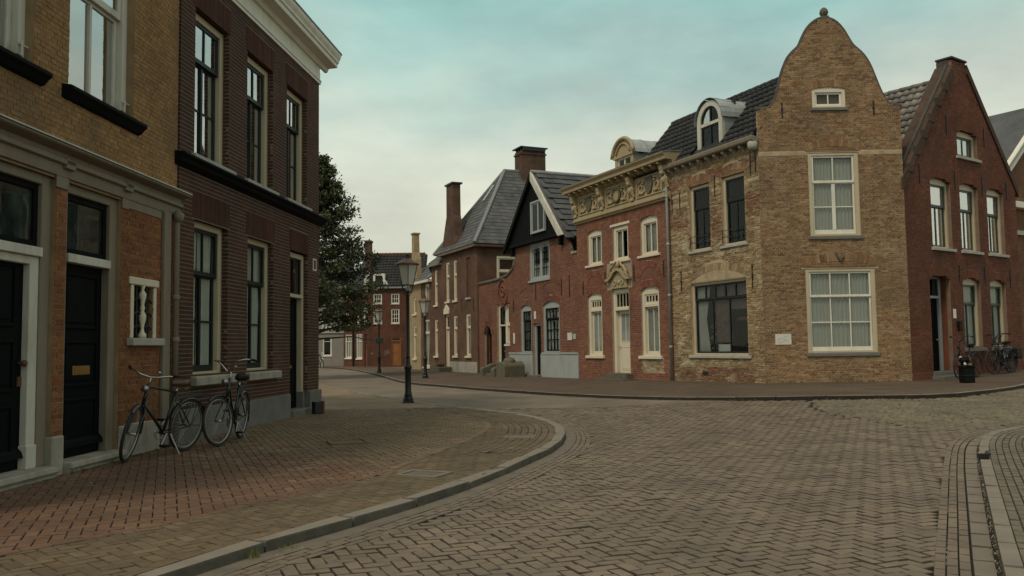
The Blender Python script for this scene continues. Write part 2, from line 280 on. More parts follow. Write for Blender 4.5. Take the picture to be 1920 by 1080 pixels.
# ------------------------------------------------------------------ mesh helpers
class MB:
    def __init__(s): s.v = []; s.f = []
    def add(s, vs, fs):
        o = len(s.v); s.v += [tuple(x) for x in vs]; s.f += [tuple(i+o for i in f) for f in fs]; return s
    def box(s, x0, x1, y0, y1, z0, z1):
        return s.add([(x0,y0,z0),(x1,y0,z0),(x1,y1,z0),(x0,y1,z0),(x0,y0,z1),(x1,y0,z1),(x1,y1,z1),(x0,y1,z1)],
              [(0,3,2,1),(4,5,6,7),(0,1,5,4),(1,2,6,5),(2,3,7,6),(3,0,4,7)])
    def mbox(s, Mx, sx, sy, sz):
        vs = [Mx @ Vector((a*sx/2, b*sy/2, c*sz/2)) for c in (-1,1) for a, b in ((-1,-1),(1,-1),(1,1),(-1,1))]
        return s.add(vs, [(0,3,2,1),(4,5,6,7),(0,1,5,4),(1,2,6,5),(2,3,7,6),(3,0,4,7)])
    def quad(s, a, b, c, d): return s.add([a,b,c,d], [(0,1,2,3)])
    def prism(s, pts, y0, y1):
        """closed outline in x,z pushed from y0 to y1"""
        n = len(pts); vs = [(x, y0, z) for x, z in pts] + [(x, y1, z) for x, z in pts]
        tri = tessellate_polygon([[Vector((x, z, 0)) for x, z in pts]])
        fs = [tuple(t) for t in tri] + [tuple(i+n for i in reversed(t)) for t in tri] + [(i, i+n, (i+1) % n+n, (i+1) % n) for i in range(n)]
        return s.add(vs, fs)
    def prof(s, pts, x0, x1):
        """closed profile in y,z pushed along x"""
        n = len(pts); vs = [(x0, y, z) for y, z in pts] + [(x1, y, z) for y, z in pts]
        tri = tessellate_polygon([[Vector((y, z, 0)) for y, z in pts]])
        fs = [tuple(t) for t in tri] + [tuple(i+n for i in reversed(t)) for t in tri] + [(i, i+n, (i+1) % n+n, (i+1) % n) for i in range(n)]
        return s.add(vs, fs)
    def path(s, pts, r, n=8, cap=True):
        pts = [Vector(p) for p in pts]; rs = r if isinstance(r, (list, tuple)) else [r]*len(pts)
        o = len(s.v); prev = None
        for i, p in enumerate(pts):
            d = (pts[min(i+1, len(pts)-1)] - pts[max(i-1, 0)]).normalized()
            a = Vector((0,0,1)) if abs(d.z) < .9 else Vector((1,0,0))
            if prev is not None: a = prev
            u = (a - d*a.dot(d)).normalized(); prev = u; w_ = d.cross(u)
            for k in range(n):
                t = 2*math.pi*k/n; s.v.append(tuple(p + (u*math.cos(t) + w_*math.sin(t))*rs[i]))
        for i in range(len(pts)-1):
            for k in range(n):
                a = o+i*n+k; b = o+i*n+(k+1) % n; s.f.append((a, b, b+n, a+n))
        if cap:
            s.f.append(tuple(o+k for k in range(n-1, -1, -1))); s.f.append(tuple(o+(len(pts)-1)*n+k for k in range(n)))
        return s
    def lathe(s, prof, c=(0,0,0), n=16, arc=2*math.pi):
        o = len(s.v)
        for r, z in prof:
            for k in range(n):
                t = arc*k/n; s.v.append((c[0]+r*math.cos(t), c[1]+r*math.sin(t), c[2]+z))
        for i in range(len(prof)-1):
            for k in range(n):
                a = o+i*n+k; b = o+i*n+(k+1) % n; s.f.append((a, b, b+n, a+n))
        s.f.append(tuple(o+k for k in range(n-1, -1, -1))); s.f.append(tuple(o+(len(prof)-1)*n+k for k in range(n)))
        return s
    def torus(s, Mx, R_, r, n=40, m=8, a0=0, a1=2*math.pi):
        o = len(s.v); full = abs(a1-a0) > 6.28; nn = n if full else n+1
        for i in range(nn):
            t = a0+(a1-a0)*i/n
            for j in range(m):
                q = 2*math.pi*j/m; rr = R_+r*math.cos(q)
                s.v.append(tuple(Mx @ Vector((rr*math.cos(t), r*math.sin(q), rr*math.sin(t)))))
        for i in range(n if full else n):
            i2 = (i+1) % nn if full else i+1
            for j in range(m):
                s.f.append((o+i*m+j, o+i*m+(j+1) % m, o+i2*m+(j+1) % m, o+i2*m+j))
        return s
    def sphere(s, c, r, n=10, m=6, sc_=(1,1,1)):
        o = len(s.v); s.v.append((c[0], c[1], c[2]-r*sc_[2]))
        for i in range(1, m):
            p = math.pi*i/m - math.pi/2
            for k in range(n):
                t = 2*math.pi*k/n; s.v.append((c[0]+r*sc_[0]*math.cos(p)*math.cos(t), c[1]+r*sc_[1]*math.cos(p)*math.sin(t), c[2]+r*sc_[2]*math.sin(p)))
        s.v.append((c[0], c[1], c[2]+r*sc_[2])); top = len(s.v)-1
        for k in range(n):
            s.f.append((o, o+1+(k+1) % n, o+1+k)); b = o+1+(m-2)*n; s.f.append((top, b+k, b+(k+1) % n))
        for i in range(m-2):
            for k in range(n):
                a = o+1+i*n+k; b = o+1+i*n+(k+1) % n; s.f.append((a, b, b+n, a+n))
        return s
    def mesh(s, name, mat, smooth=False, fix=True):
        me = bpy.data.meshes.new(name); me.from_pydata(s.v, [], s.f); me.materials.append(M[mat] if isinstance(mat, str) else mat)
        if fix:
            bm = bmesh.new(); bm.from_mesh(me); bmesh.ops.recalc_face_normals(bm, faces=bm.faces); bm.to_mesh(me); bm.free()
        if smooth: me.polygons.foreach_set('use_smooth', [True]*len(me.polygons))
        me.update(); return me
    def build(s, name, mat, parent=None, Mx=None, smooth=False, bev=0, fix=True):
        return link(name, s.mesh(name, mat, smooth, fix), parent, Mx, bev)
def link(name, me, parent=None, Mx=None, bev=0):
    o = bpy.data.objects.new(name, me); COL.objects.link(o); o.parent = parent
    if Mx is not None: o.matrix_basis = Mx
    if bev:
        b = o.modifiers.new('edge', 'BEVEL'); b.width = bev; b.segments = 1; b.limit_method = 'ANGLE'
    return o
def empty(name, loc=(0,0,0), rz=0, label=None, cat=None, group=None):
    o = bpy.data.objects.new(name, None); COL.objects.link(o); o.location = loc; o.rotation_euler = (0,0,rz); o.empty_display_size = .2
    tag(o, label, cat, group); return o
def tag(o, label=None, cat=None, group=None, kind=None):
    if label: o['label'] = label
    if cat: o['category'] = cat
    if group: o['group'] = group
    if kind: o['kind'] = kind
    return o
def copy_tree(o, parent=None):
    c = o.copy(); COL.objects.link(c); c.parent = parent
    for ch in list(o.children): copy_tree(ch, c)
    return c
def wpos(parent, Mx, p):
    m = Mx.copy() if Mx is not None else Matrix()
    o = parent
    while o: m = o.matrix_basis @ m; o = o.parent
    return m @ Vector(p)
CAMI = cam.matrix_world.inverted()
def in_view(p, mx=.03):
    q = CAMI @ Vector(p)
    if q.z > -.5: return False
    x = q.x/-q.z*30/36; y = q.y/-q.z*30/36
    return abs(x) < .5-mx and abs(y) < .28125-mx*.5
def size_seen(p): return -1/(CAMI @ Vector(p)).z

def ss(a, b, x):
    t = min(1, max(0, (x-a)/(b-a))); return t*t*(3-2*t)
def G(x, y):
    """the ground rises a little towards the right-hand houses"""
    return .20*ss(1, 8, x)*ss(9, 20, y) + .13*ss(11, 17, x)*ss(15, 25, y)

# ------------------------------------------------------------------ brickwork
def outline_spans(pts, z):
    xs = []
    n = len(pts)
    for i in range(n):
        (x0, z0), (x1, z1) = pts[i], pts[(i+1) % n]
        if (z0 <= z) != (z1 <= z): xs.append(x0+(x1-x0)*(z-z0)/(z1-z0))
    xs.sort(); return [(xs[i], xs[i+1]) for i in range(0, len(xs)-1, 2)]
def hole_span(h, z, g=0):
    x0, x1, z0, z1 = h[:4]; rise = h[4] if len(h) > 4 else 0
    if z0-g < z < z1+g*(rise == 0): return (x0-g, x1+g)
    if rise and z1 <= z < z1+rise+g:
        w_ = x1-x0; Rr = (w_*w_/4+rise*rise)/(2*rise); c = z1+rise-Rr; q = Rr*Rr-(z-c)**2
        if q <= 0: return None
        return ((x0+x1)/2-math.sqrt(q), (x0+x1)/2+math.sqrt(q))
    return None
def cut(spans, holes, z, g=0):
    for h in holes:
        hs = hole_span(h, z, g)
        if not hs: continue
        ns = []
        for a, b in spans:
            if hs[1] <= a or hs[0] >= b: ns.append((a, b)); continue
            if hs[0] > a: ns.append((a, hs[0]))
            if hs[1] < b: ns.append((hs[1], b))
        spans = ns
    return [(a, b) for a, b in spans if b-a > .02]
def bricks_mesh(arr, depth, jit):
    arr = np.array(arr); n = len(arr)
    x0, x1, z0, z1, y = arr.T
    V = np.empty((n, 8, 3))
    for k, (xx, yy, zz) in enumerate(((x0, 0, z0), (x1, 0, z0), (x1, 0, z1), (x0, 0, z1), (x0, 1, z0), (x1, 1, z0), (x1, 1, z1), (x0, 1, z1))):
        V[:, k, 0] = xx; V[:, k, 1] = y + depth*yy; V[:, k, 2] = zz
    V[:, :4] += RNG.uniform(-jit, jit, (n, 4, 3))
    Fq = np.array([(0,1,2,3),(1,5,6,2),(4,0,3,7),(3,2,6,7),(4,5,1,0)])
    F = (Fq[None]+8*np.arange(n)[:, None, None]).reshape(-1, 4)
    return V.reshape(-1, 3), F
def np_mesh(name, V, F, mat):
    me = bpy.data.meshes.new(name); nv, nf = len(V), len(F); k = F.shape[1]
    me.vertices.add(nv); me.vertices.foreach_set('co', V.astype(np.float32).ravel())
    me.loops.add(nf*k); me.loops.foreach_set('vertex_index', F.astype(np.int32).ravel())
    me.polygons.add(nf); me.polygons.foreach_set('loop_start', np.arange(0, nf*k, k, dtype=np.int32)); me.polygons.foreach_set('loop_total', np.full(nf, k, np.int32))
    me.update(calc_edges=True); me.shade_flat(); me.materials.append(M[mat]); return me
def brick_wall(parent, outline, holes, mat, mortar, Mx=None, H=.064, L=.215, j=.010, singles=300, skip=(), depth=.10, yj=.003, jit=.0015, zones=(), rough=False, name='wall', z0=None, rec=.0035, jh=None):
    """mortar wall with a hole for each opening; every brick is a block of its own standing a little proud of it"""
    zs = [p[1] for p in outline]; za = min(zs) if z0 is None else z0; zb = max(zs)
    rows = int((zb-za)/H)+1
    mo = MB(); lst = {}
    hd = (L-j)/2; jx = j if jh is None else jh
    for i in range(rows):
        a0, a1 = za+i*H, min(za+(i+1)*H, zb); zc = (a0+a1)/2
        if a1-a0 < .02: continue
        base = outline_spans(outline, zc)
        for a, b in cut(base, holes, zc, -.004):
            mo.quad((a, rec, a0), (b, rec, a0), (b, rec, a1), (a, rec, a1))
            mo.quad((b, rec, a0), (b, .125, a0), (b, .125, a1), (b, rec, a1)); mo.quad((a, .125, a0), (a, rec, a0), (a, rec, a1), (a, .125, a1))
        for a, b in cut(base, list(holes)+list(skip), zc):
            if rough: step = L+j; off = random.random()*step
            elif i % 2 == 0: step = L+j; off = (L+j)/2*(i % 4 == 2)
            else: step = hd+j; off = hd/2 + j/2
            js = [a-j/2]; x = math.floor((a-off)/step)*step+off
            while x < b-.035:
                if x > a+.035: js.append(x + (random.uniform(-.03, .03) if rough else 0))
                x += step*(random.choice((.5, 1, 1)) if rough else 1)
            js.append(b+j/2)
            for u, v in zip(js, js[1:]):
                yy = -random.random()*yj
                mt = mat
                for zx0, zx1, zz0, zz1, zm in zones:
                    if zx0 < (u+v)/2 < zx1 and zz0 < zc < zz1: mt = zm
                lst.setdefault(mt, []).append((u+jx/2, v-jx/2, a0+j/2, a1-j/2, yy))
    wall = mo.build(name, mortar, parent, Mx, fix=False)
    allb = [(b, mt) for mt, l in lst.items() for b in l]
    pick = set()
    if singles:
        cand = []
        for q, (b, mt) in enumerate(allb):
            ln = b[1]-b[0]
            if abs(ln-L-j+jx) < .004 or abs(ln-hd-j+jx) < .004:
                p = wpos(parent, Mx, ((b[0]+b[1])/2, 0, (b[2]+b[3])/2))
                if in_view(p): cand.append((-size_seen(p)*ln, q))
        cand.sort(); pick = set(q for _, q in cand[:singles])
    proto = {}
    for q in sorted(pick):
        b, mt = allb[q]; ln = (L if b[1]-b[0] > .15 else hd)+j-jx
        key = (mt, ln, random.randrange(3))
        if key not in proto:
            V, F = bricks_mesh([(-ln/2, ln/2, -(H-j)/2, (H-j)/2, 0)], depth, jit*1.3); proto[key] = np_mesh('brick', V, F, mt)
        link('brick', proto[key], wall, Matrix.Translation(((b[0]+b[1])/2, b[4], (b[2]+b[3])/2)))
    for mt in lst:
        arr = [b for q, (b, m2) in enumerate(allb) if m2 == mt and q not in pick]
        if arr:
            V, F = bricks_mesh(arr, depth, jit); o = link('brickwork', np_mesh('brickwork', V, F, mt), wall); o['kind'] = 'stuff'
    return wall
def arch(parent, x0, x1, z, rise, h, mat, Mx=None, y=-.006, d=.10, t=.058, name='brick_arch', fan=0):
    """row of bricks set on edge over an opening; rise 0 = flat"""
    m = MB(); w_ = x1-x0; cx = (x0+x1)/2
    if rise > .005:
        Rr = (w_*w_/4+rise*rise)/(2*rise)-.03; cz = z+rise-Rr-.03; h += .03; th = math.asin(min(1, w_/2/(Rr+.03))); n = max(4, int(2*th*(Rr+h/2)/(t+.008)))
        for k in range(n):
            a = -th+(k+.5)*2*th/n
            Mb = Matrix.Translation((cx+math.sin(a)*(Rr+h/2), y+d/2-random.random()*.004, cz+math.cos(a)*(Rr+h/2))) @ Matrix.Rotation(a, 4, 'Y')
            m.mbox(Mb, 2*th*(Rr+h/2)/n-.009, d, h-.004)
    else:
        n = max(4, int(w_/(t+.008)))
        for k in range(n):
            f = (k+.5)/n-.5; Mb = Matrix.Translation((cx+f*(w_+fan), y+d/2-random.random()*.004, z+h/2)) @ Matrix.Rotation(f*fan*.9, 4, 'Y')
            m.mbox(Mb, (w_+fan*.5)/n-.009, d, h-.006)
    o = m.build(name, mat, parent, Mx); o['kind'] = 'stuff'; return o

# ------------------------------------------------------------------ windows and doors
def ring(m, x0, x1, z0, z1, wd, y0, y1, wt=None, wb=None):
    wt = wd if wt is None else wt; wb = wd if wb is None else wb
    m.box(x0, x0+wd, y0, y1, z0, z1); m.box(x1-wd, x1, y0, y1, z0, z1)
    m.box(x0+wd, x1-wd, y0, y1, z1-wt, z1); m.box(x0+wd, x1-wd, y0, y1, z0, z0+wb); return m
def archpts(x0, x1, z, rise, n=10):
    w_ = x1-x0; Rr = (w_*w_/4+rise*rise)/(2*rise); cz = z+rise-Rr; th = math.asin(min(1, w_/2/Rr)); cx = (x0+x1)/2
    return [(cx+math.sin(-th+2*th*k/n)*Rr, cz+math.cos(-th+2*th*k/n)*Rr) for k in range(n+1)]
def curtain(parent, x0, x1, z0, z1, y, mat, Mx=None, pitch=.105, amp=.024, swag=0):
    n = max(6, int((x1-x0)/pitch*4)); m = MB(); ph = random.random()*6
    top = []; 
    for k in range(n+1):
        x = x0+(x1-x0)*k/n; yy = y+amp*math.sin(2*math.pi*(x-x0)/pitch+ph+1.3*math.sin(x*7))
        m.v.append((x, yy, z1)); m.v.append((x0+(x-x0)*(1-swag), yy, (z0+z1)/2)); m.v.append((x0+(x-x0)*(1-swag*.3), yy*1.0+.01, z0))
    for k in range(n):
        a = 3*k; m.f.append((a, a+3, a+4, a+1)); m.f.append((a+1, a+4, a+5, a+2))
    return m.build('curtain', mat, parent, Mx, smooth=True)
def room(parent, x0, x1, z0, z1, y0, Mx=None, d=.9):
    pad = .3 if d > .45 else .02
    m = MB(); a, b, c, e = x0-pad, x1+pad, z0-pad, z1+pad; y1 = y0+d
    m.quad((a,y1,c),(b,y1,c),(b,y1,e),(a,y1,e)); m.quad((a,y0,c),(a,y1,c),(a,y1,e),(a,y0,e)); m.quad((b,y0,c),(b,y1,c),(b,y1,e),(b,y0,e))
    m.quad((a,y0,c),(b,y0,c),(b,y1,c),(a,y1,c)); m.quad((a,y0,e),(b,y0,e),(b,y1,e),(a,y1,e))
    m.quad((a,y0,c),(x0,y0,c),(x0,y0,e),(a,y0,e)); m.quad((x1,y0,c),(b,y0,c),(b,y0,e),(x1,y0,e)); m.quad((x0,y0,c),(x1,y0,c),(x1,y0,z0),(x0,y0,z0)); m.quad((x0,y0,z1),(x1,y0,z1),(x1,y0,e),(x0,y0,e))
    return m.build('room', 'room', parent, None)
def sash(win, x0, x1, z0, z1, y, cols, rows, mat, gl, sw=.045, bar=.022, wb=None, wt=None, mid=0):
    m = MB(); ring(m, x0, x1, z0, z1, sw, y, y+.045, wt=wt, wb=wb); m.build('sash', mat, win, bev=.004)
    wt = sw if wt is None else wt; wb = sw if wb is None else wb
    ax, bx, az_, bz = x0+sw, x1-sw, z0+wb, z1-wt
    xs = [ax+(bx-ax)*k/cols for k in range(cols+1)]; zs = [az_+(bz-az_)*k/rows for k in range(rows+1)]
    for k, x in enumerate(xs[1:-1]):
        b = mid if (mid and cols == 2) else bar
        MB().box(x-b/2, x+b/2, y+.004 - (.012 if mid else 0), y+.04, az_, bz).build('glazing_bar', mat, win)
    for z in zs[1:-1]: MB().box(ax, bx, y+.008, y+.038, z-bar/2, z+bar/2).build('glazing_bar', mat, win)
    for i in range(cols):
        for k in range(rows):
            t1 = random.uniform(-.0025, .0025); t2 = random.uniform(-.0025, .0025)
            a, b, c, d = xs[i], xs[i+1], zs[k], zs[k+1]
            MB().quad((a, y+.022+t1, c), (b, y+.022-t1, c), (b, y+.022-t1+t2, d), (a, y+.022+t1+t2, d)).build('pane', gl, win, fix=False)
def window(parent, x0, x1, z0, z1, rise=0, y=.07, cw=.09, cmat='cream', smat='greenblack', tz=None, top=(2, 1), bot=(2, 2), gl='glass', sill=None, curt=(), Mx=None, ct=None, cb=None, sw=.045, bar=.022, mid=0, step=.03, rm=.9, label=None, tbar=None, bot_wb=None):
    """box-frame window: casing (the part) with sashes, bars, panes, sill, curtains and the room behind as its pieces"""
    m = MB(); ct = cw if ct is None else ct; cb = .05 if cb is None else cb
    ring(m, x0, x1, z0, z1, cw, y, y+.13, wt=ct, wb=cb)
    if rise: m.prism([(x1, z1-.001), (x0, z1-.001)] + archpts(x0, x1, z1, rise), y+.004, y+.10)
    win = m.build('window', cmat, parent, Mx, bev=.006)
    if label: win['label'] = label
    a, b, c, d = x0+cw, x1-cw, z0+cb, z1-ct
    if tz is None: sash(win, a, b, c, d, y+.04, *bot, smat, gl, sw, bar, mid=mid, wb=bot_wb)
    else:
        if tbar: MB().box(a, b, y-.01, y+.09, tz-tbar/2, tz+tbar/2).build('transom', cmat, win, bev=.004)
        tb = (tbar or 0)/2
        sash(win, a, b, tz+tb, d, y+.03, *top, smat, gl, sw, bar, wb=sw*1.3)
        sash(win, a, b, c, tz-tb if tb else tz+.03, y+.03+step, *bot, smat, gl, sw, bar, mid=mid, wb=bot_wb)
    if sill:
        sx, sz, sp, sm_ = sill
        MB().prof([(y+.06, z0+.005), (-sp, z0-.018), (-sp, z0-sz), (y+.06, z0-sz)], x0-sx, x1+sx).build('sill', sm_, win, bev=.006)
    for cu in curt:
        fx0, fx1, fz0, fz1, cm = cu[:5]; sg = cu[5] if len(cu) > 5 else 0
        curtain(win, a+(b-a)*fx0, a+(b-a)*fx1, c+(d-c)*fz0, c+(d-c)*fz1, y+.125+.02*random.random(), cm, swag=sg)
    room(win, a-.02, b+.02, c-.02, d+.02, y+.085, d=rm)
    return win
def door(parent, x0, x1, z0, z1, y, mat, panels=(), Mx=None, fw=.09, fmat='cream', tz=None, tcols=1, gl='glass', fy=None, handle=None, letter=None, tmat=None, glz=None, fd=.12, tb=.07, label=None):
    """door leaf (the part) with its frame, panels, fanlight and fittings"""
    fy = y-.06 if fy is None else fy
    lz = (tz-tb/2) if tz else z1-fw
    lf = MB().box(x0+fw, x1-fw, y, y+.05, z0, lz).build('door', mat, parent, Mx, bev=.004)
    if label: lf['label'] = label
    fr = MB(); fr.box(x0, x0+fw, fy, fy+fd, z0, z1); fr.box(x1-fw, x1, fy, fy+fd, z0, z1); fr.box(x0+fw, x1-fw, fy, fy+fd, z1-fw, z1); fr.build('door_frame', fmat, lf, bev=.006)
    if tz:
        MB().box(x0+fw+.001, x1-fw-.001, fy-.03, fy+fd, tz-tb/2, tz+tb/2).build('transom', fmat, lf, bev=.005)
        sash(lf, x0+fw, x1-fw, tz+tb/2, z1-fw, fy+.03, tcols, 1, tmat or mat, gl, .035, .022); room(lf, x0+fw, x1-fw, tz, z1-fw, fy+fd, d=.6)
    W = x1-x0-2*fw; Hh = lz-z0
    for (a, b, c, d) in panels:
        px0, px1, pz0, pz1 = x0+fw+W*a, x0+fw+W*b, z0+Hh*c, z0+Hh*d
        p = MB(); ring(p, px0, px1, pz0, pz1, .025, y-.014, y+.002); p.build('panel_moulding', mat, lf, bev=.004)
        MB().box(px0+.05, px1-.05, y-.008, y+.001, pz0+.05, pz1-.05).build('panel', mat, lf, bev=.006)
    if glz:
        for (a, b, c, d, cols) in glz:
            px0, px1, pz0, pz1 = x0+fw+W*a, x0+fw+W*b, z0+Hh*c, z0+Hh*d; ring(MB(), px0, px1, pz0, pz1, .03, y-.012, y+.01).build('panel_moulding', mat, lf)
            for k in range(cols):
                MB().quad((px0+(px1-px0)*k/cols+.02, y-.003, pz0), (px0+(px1-px0)*(k+1)/cols-.02, y-.003, pz0), (px0+(px1-px0)*(k+1)/cols-.02, y-.003, pz1), (px0+(px1-px0)*k/cols+.02, y-.003, pz1)).build('pane', 'glass_net', lf, fix=False)
    if handle:
        hx, hz, hm = handle; h = MB(); h.sphere((x0+fw+W*hx, y-.06, hz), .03); h.path([(x0+fw+W*hx, y, hz), (x0+fw+W*hx, y-.06, hz)], .012); h.build('handle', hm, lf, smooth=True)
    if letter:
        lx, lz_, lw, lh, lm = letter; MB().box(x0+fw+W*lx-lw/2, x0+fw+W*lx+lw/2, y-.012, y, lz_-lh/2, lz_+lh/2).build('letter_plate', lm, lf, bev=.003)
        MB().box(x0+fw+W*lx-lw*.36, x0+fw+W*lx+lw*.36, y-.0165, y-.0125, lz_-lh*.22, lz_+lh*.22).build('letter_flap', lm, lf)
    return lf
def netglass():
    m, t, p = new_mat('glass_over_net'); p.inputs['Base Color'].default_value = (.20, .22, .20, 1); p.inputs['Roughness'].default_value = .08; return m
M['glass_net'] = netglass()
def anchor(parent, x, z0, z1, Mx=None):
    return MB().box(x-.016, x+.016, -.03, .0, z0, z1).box(x-.03, x+.03, -.024, -.004, (z0+z1)/2-.03, (z0+z1)/2+.03).build('wall_anchor', 'iron', parent, Mx)
def tiles(parent, O, U, Vv, nu, nv, tw, th, mat, keep=None, singles=300, wave=.028, lap=.03, thick=.018, name='roof_tile', stuff='roof_tiles', seg=6, stagger=False, flat=False):
    """pantiles / slates laid on a slope: O lower-left corner, U along the eave, Vv up the slope"""
    O, U, Vv = Vector(O), Vector(U).normalized(), Vector(Vv).normalized(); Nn = U.cross(Vv).normalized()
    if Nn.z < 0: Nn = -Nn
    m = MB(); k = 1 if flat else seg
    for row, vv in ((0, 0), (1, th*1.12)):
        for i in range(k+1):
            f = i/k; hgt = 0 if flat else wave*(math.sin(2*math.pi*(f-.12))*.5+.5)
            m.v.append((f*tw*.995, vv, hgt + (lap if row == 0 else 0)))
    for i in range(k): m.f.append((i, i+1, i+k+2, i+k+1))
    o = len(m.v)
    for i in range(k+1): x, y, z = m.v[i]; m.v.append((x, y+.004, z-thick))
    for i in range(k): m.f.append((i, o+i, o+i+1, i+1))
    me = m.mesh(name, mat, smooth=not flat)
    rot = Matrix((( U.x, Vv.x, Nn.x), (U.y, Vv.y, Nn.y), (U.z, Vv.z, Nn.z))).to_4x4()
    pos = []
    for r in range(nv):
        for c in range(-1 if stagger else 0, nu):
            x = (c + (.5 if stagger and r % 2 else 0))*tw
            if keep and not keep(x+tw/2, r*th+th/2): continue
            pos.append((x, r*th))
    P = []
    for x, y in pos:
        p = O+U*x+Vv*y; q = wpos(parent, None, p); P.append(((-size_seen(q) if in_view(q, .0) else 1), p))
    P.sort(key=lambda t: t[0]); P1, P2 = P[:singles], P[singles:]
    for _, p in P1:
        jm = Matrix.Rotation(random.uniform(-.012, .012), 4, 'Z') @ Matrix.Rotation(random.uniform(-.012, .012), 4, 'X')
        link(name, me, parent, Matrix.Translation(p+Nn*random.uniform(0, .006)) @ rot @ jm)
    if P2:
        a = MB(); vv = [Vector(v) for v in m.v]
        for _, p in P2:
            T = Matrix.Translation(p+Nn*random.uniform(0, .006)) @ rot @ Matrix.Rotation(random.uniform(-.012, .012), 4, 'Z'); a.add([T @ v for v in vv], m.f)
        ob = a.build(stuff, mat, parent, smooth=not flat, fix=False); ob['kind'] = 'stuff'

# ================================================================== GROUND
def smooth_line(P, step=.25):
    P = [Vector((*p, 0)) for p in P]; outp = []
    for i in range(len(P)-1):
        p0, p1, p2, p3 = P[max(i-1, 0)], P[i], P[i+1], P[min(i+2, len(P)-1)]
        n = max(2, int((p2-p1).length/step))
        for k in range(n):
            t = k/n; outp.append(.5*((2*p1)+(p2-p0)*t+(2*p0-5*p1+4*p2-p3)*t*t+(3*p1-p0-3*p2+p3)*t**3))
    outp.append(P[-1]); return [(p.x, p.y) for p in outp]
def offset(line, d):
    """positive = to the right of the walking direction"""
    res = []
    for i in range(len(line)):
        a = line[max(i-1, 0)]; b = line[min(i+1, len(line)-1)]; tx, ty = b[0]-a[0], b[1]-a[1]; l = math.hypot(tx, ty) or 1
        res.append((line[i][0]+ty/l*d, line[i][1]-tx/l*d))
    return res
def clean(line):
    """drop points where an inward offset folded over"""
    res = [line[0]]
    for p in line[1:]:
        if math.hypot(p[0]-res[-1][0], p[1]-res[-1][1]) > .02: res.append(p)
    return res
def along(line, d0, d1, length, gap=.008, jit=0, y1=None, y0=None, shift=0):
    """blocks laid end to end along a line between two sideways offsets; gives four corners each"""
    A_, B_ = offset(line, d0), offset(line, d1); mid = offset(line, (d0+d1)/2)
    cum = [0]
    for i in range(1, len(mid)): cum.append(cum[-1]+math.hypot(mid[i][0]-mid[i-1][0], mid[i][1]-mid[i-1][1]))
    def at(Ln, s_):
        i = min(max(int(np.searchsorted(cum, s_))-1, 0), len(cum)-2); f = (s_-cum[i])/max(1e-6, cum[i+1]-cum[i]); return (Ln[i][0]+(Ln[i+1][0]-Ln[i][0])*f, Ln[i][1]+(Ln[i+1][1]-Ln[i][1])*f)
    s_ = shift; res = []
    while s_ < cum[-1]-length*.5:
        l = length*(1+random.uniform(-jit, jit)); e = min(s_+l, cum[-1])
        q = [at(A_, s_+gap/2), at(A_, e-gap/2), at(B_, e-gap/2), at(B_, s_+gap/2)]
        cy = sum(p[1] for p in q)/4
        if (y1 is None or cy < y1) and (y0 is None or cy > y0): res.append(q)
        s_ = e
    return res
def inpoly(x, y, P):
    c = False; n = len(P)
    for i in range(n):
        x0, y0 = P[i]; x1, y1 = P[i-1]
        if (y0 > y) != (y1 > y) and x < (x1-x0)*(y-y0)/(y1-y0)+x0: c = not c
    return c
def block_arrays(q, z, h=.035, ch=.007, tilt=.0015):
    """chamfered block from four corners"""
    cx = sum(p[0] for p in q)/4; cy = sum(p[1] for p in q)/4
    zz = [zf + random.uniform(-tilt, tilt) for zf in z]
    V = [(p[0], p[1], zz[i]-h) for i, p in enumerate(q)] + [(p[0], p[1], zz[i]-ch) for i, p in enumerate(q)]
    for i, p in enumerate(q):
        dx, dy = cx-p[0], cy-p[1]; l = math.hypot(dx, dy); k = min(.4, ch*1.5/l); V.append((p[0]+dx*k, p[1]+dy*k, zz[i]))
    return V
BF = [(8,9,10,11)] + [(4+i, 4+(i+1) % 4, 8+(i+1) % 4, 8+i) for i in range(4)] + [(i, (i+1) % 4, 4+(i+1) % 4, 4+i) for i in range(4)]
def ccw(q):
    a = sum(q[i][0]*q[(i+1) % 4][1]-q[(i+1) % 4][0]*q[i][1] for i in range(4)); return q if a > 0 else q[::-1]
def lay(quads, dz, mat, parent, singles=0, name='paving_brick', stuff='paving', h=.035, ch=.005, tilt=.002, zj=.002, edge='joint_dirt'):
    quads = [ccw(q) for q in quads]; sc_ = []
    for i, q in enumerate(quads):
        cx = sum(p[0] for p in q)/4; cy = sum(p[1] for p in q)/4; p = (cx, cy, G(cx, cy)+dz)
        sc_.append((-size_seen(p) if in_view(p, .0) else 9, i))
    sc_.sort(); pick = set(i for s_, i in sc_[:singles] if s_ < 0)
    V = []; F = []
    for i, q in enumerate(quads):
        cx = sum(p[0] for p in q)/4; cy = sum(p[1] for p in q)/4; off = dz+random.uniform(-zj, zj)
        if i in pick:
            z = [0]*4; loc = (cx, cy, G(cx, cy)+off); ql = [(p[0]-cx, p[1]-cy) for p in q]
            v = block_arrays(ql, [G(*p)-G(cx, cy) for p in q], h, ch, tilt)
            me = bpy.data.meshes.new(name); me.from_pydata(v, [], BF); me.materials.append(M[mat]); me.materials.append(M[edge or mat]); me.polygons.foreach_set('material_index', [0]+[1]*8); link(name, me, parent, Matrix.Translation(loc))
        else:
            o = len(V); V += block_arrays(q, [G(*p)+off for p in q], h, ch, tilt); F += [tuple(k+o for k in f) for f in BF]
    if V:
        ob = link(stuff, np_mesh(stuff, np.array(V), np.array(F), mat), parent); ob['kind'] = 'stuff'; ob.data.materials.append(M[edge or mat]); ob.data.polygons.foreach_set('material_index', np.tile(np.array([0]+[1]*8, np.int32), len(F)//9))
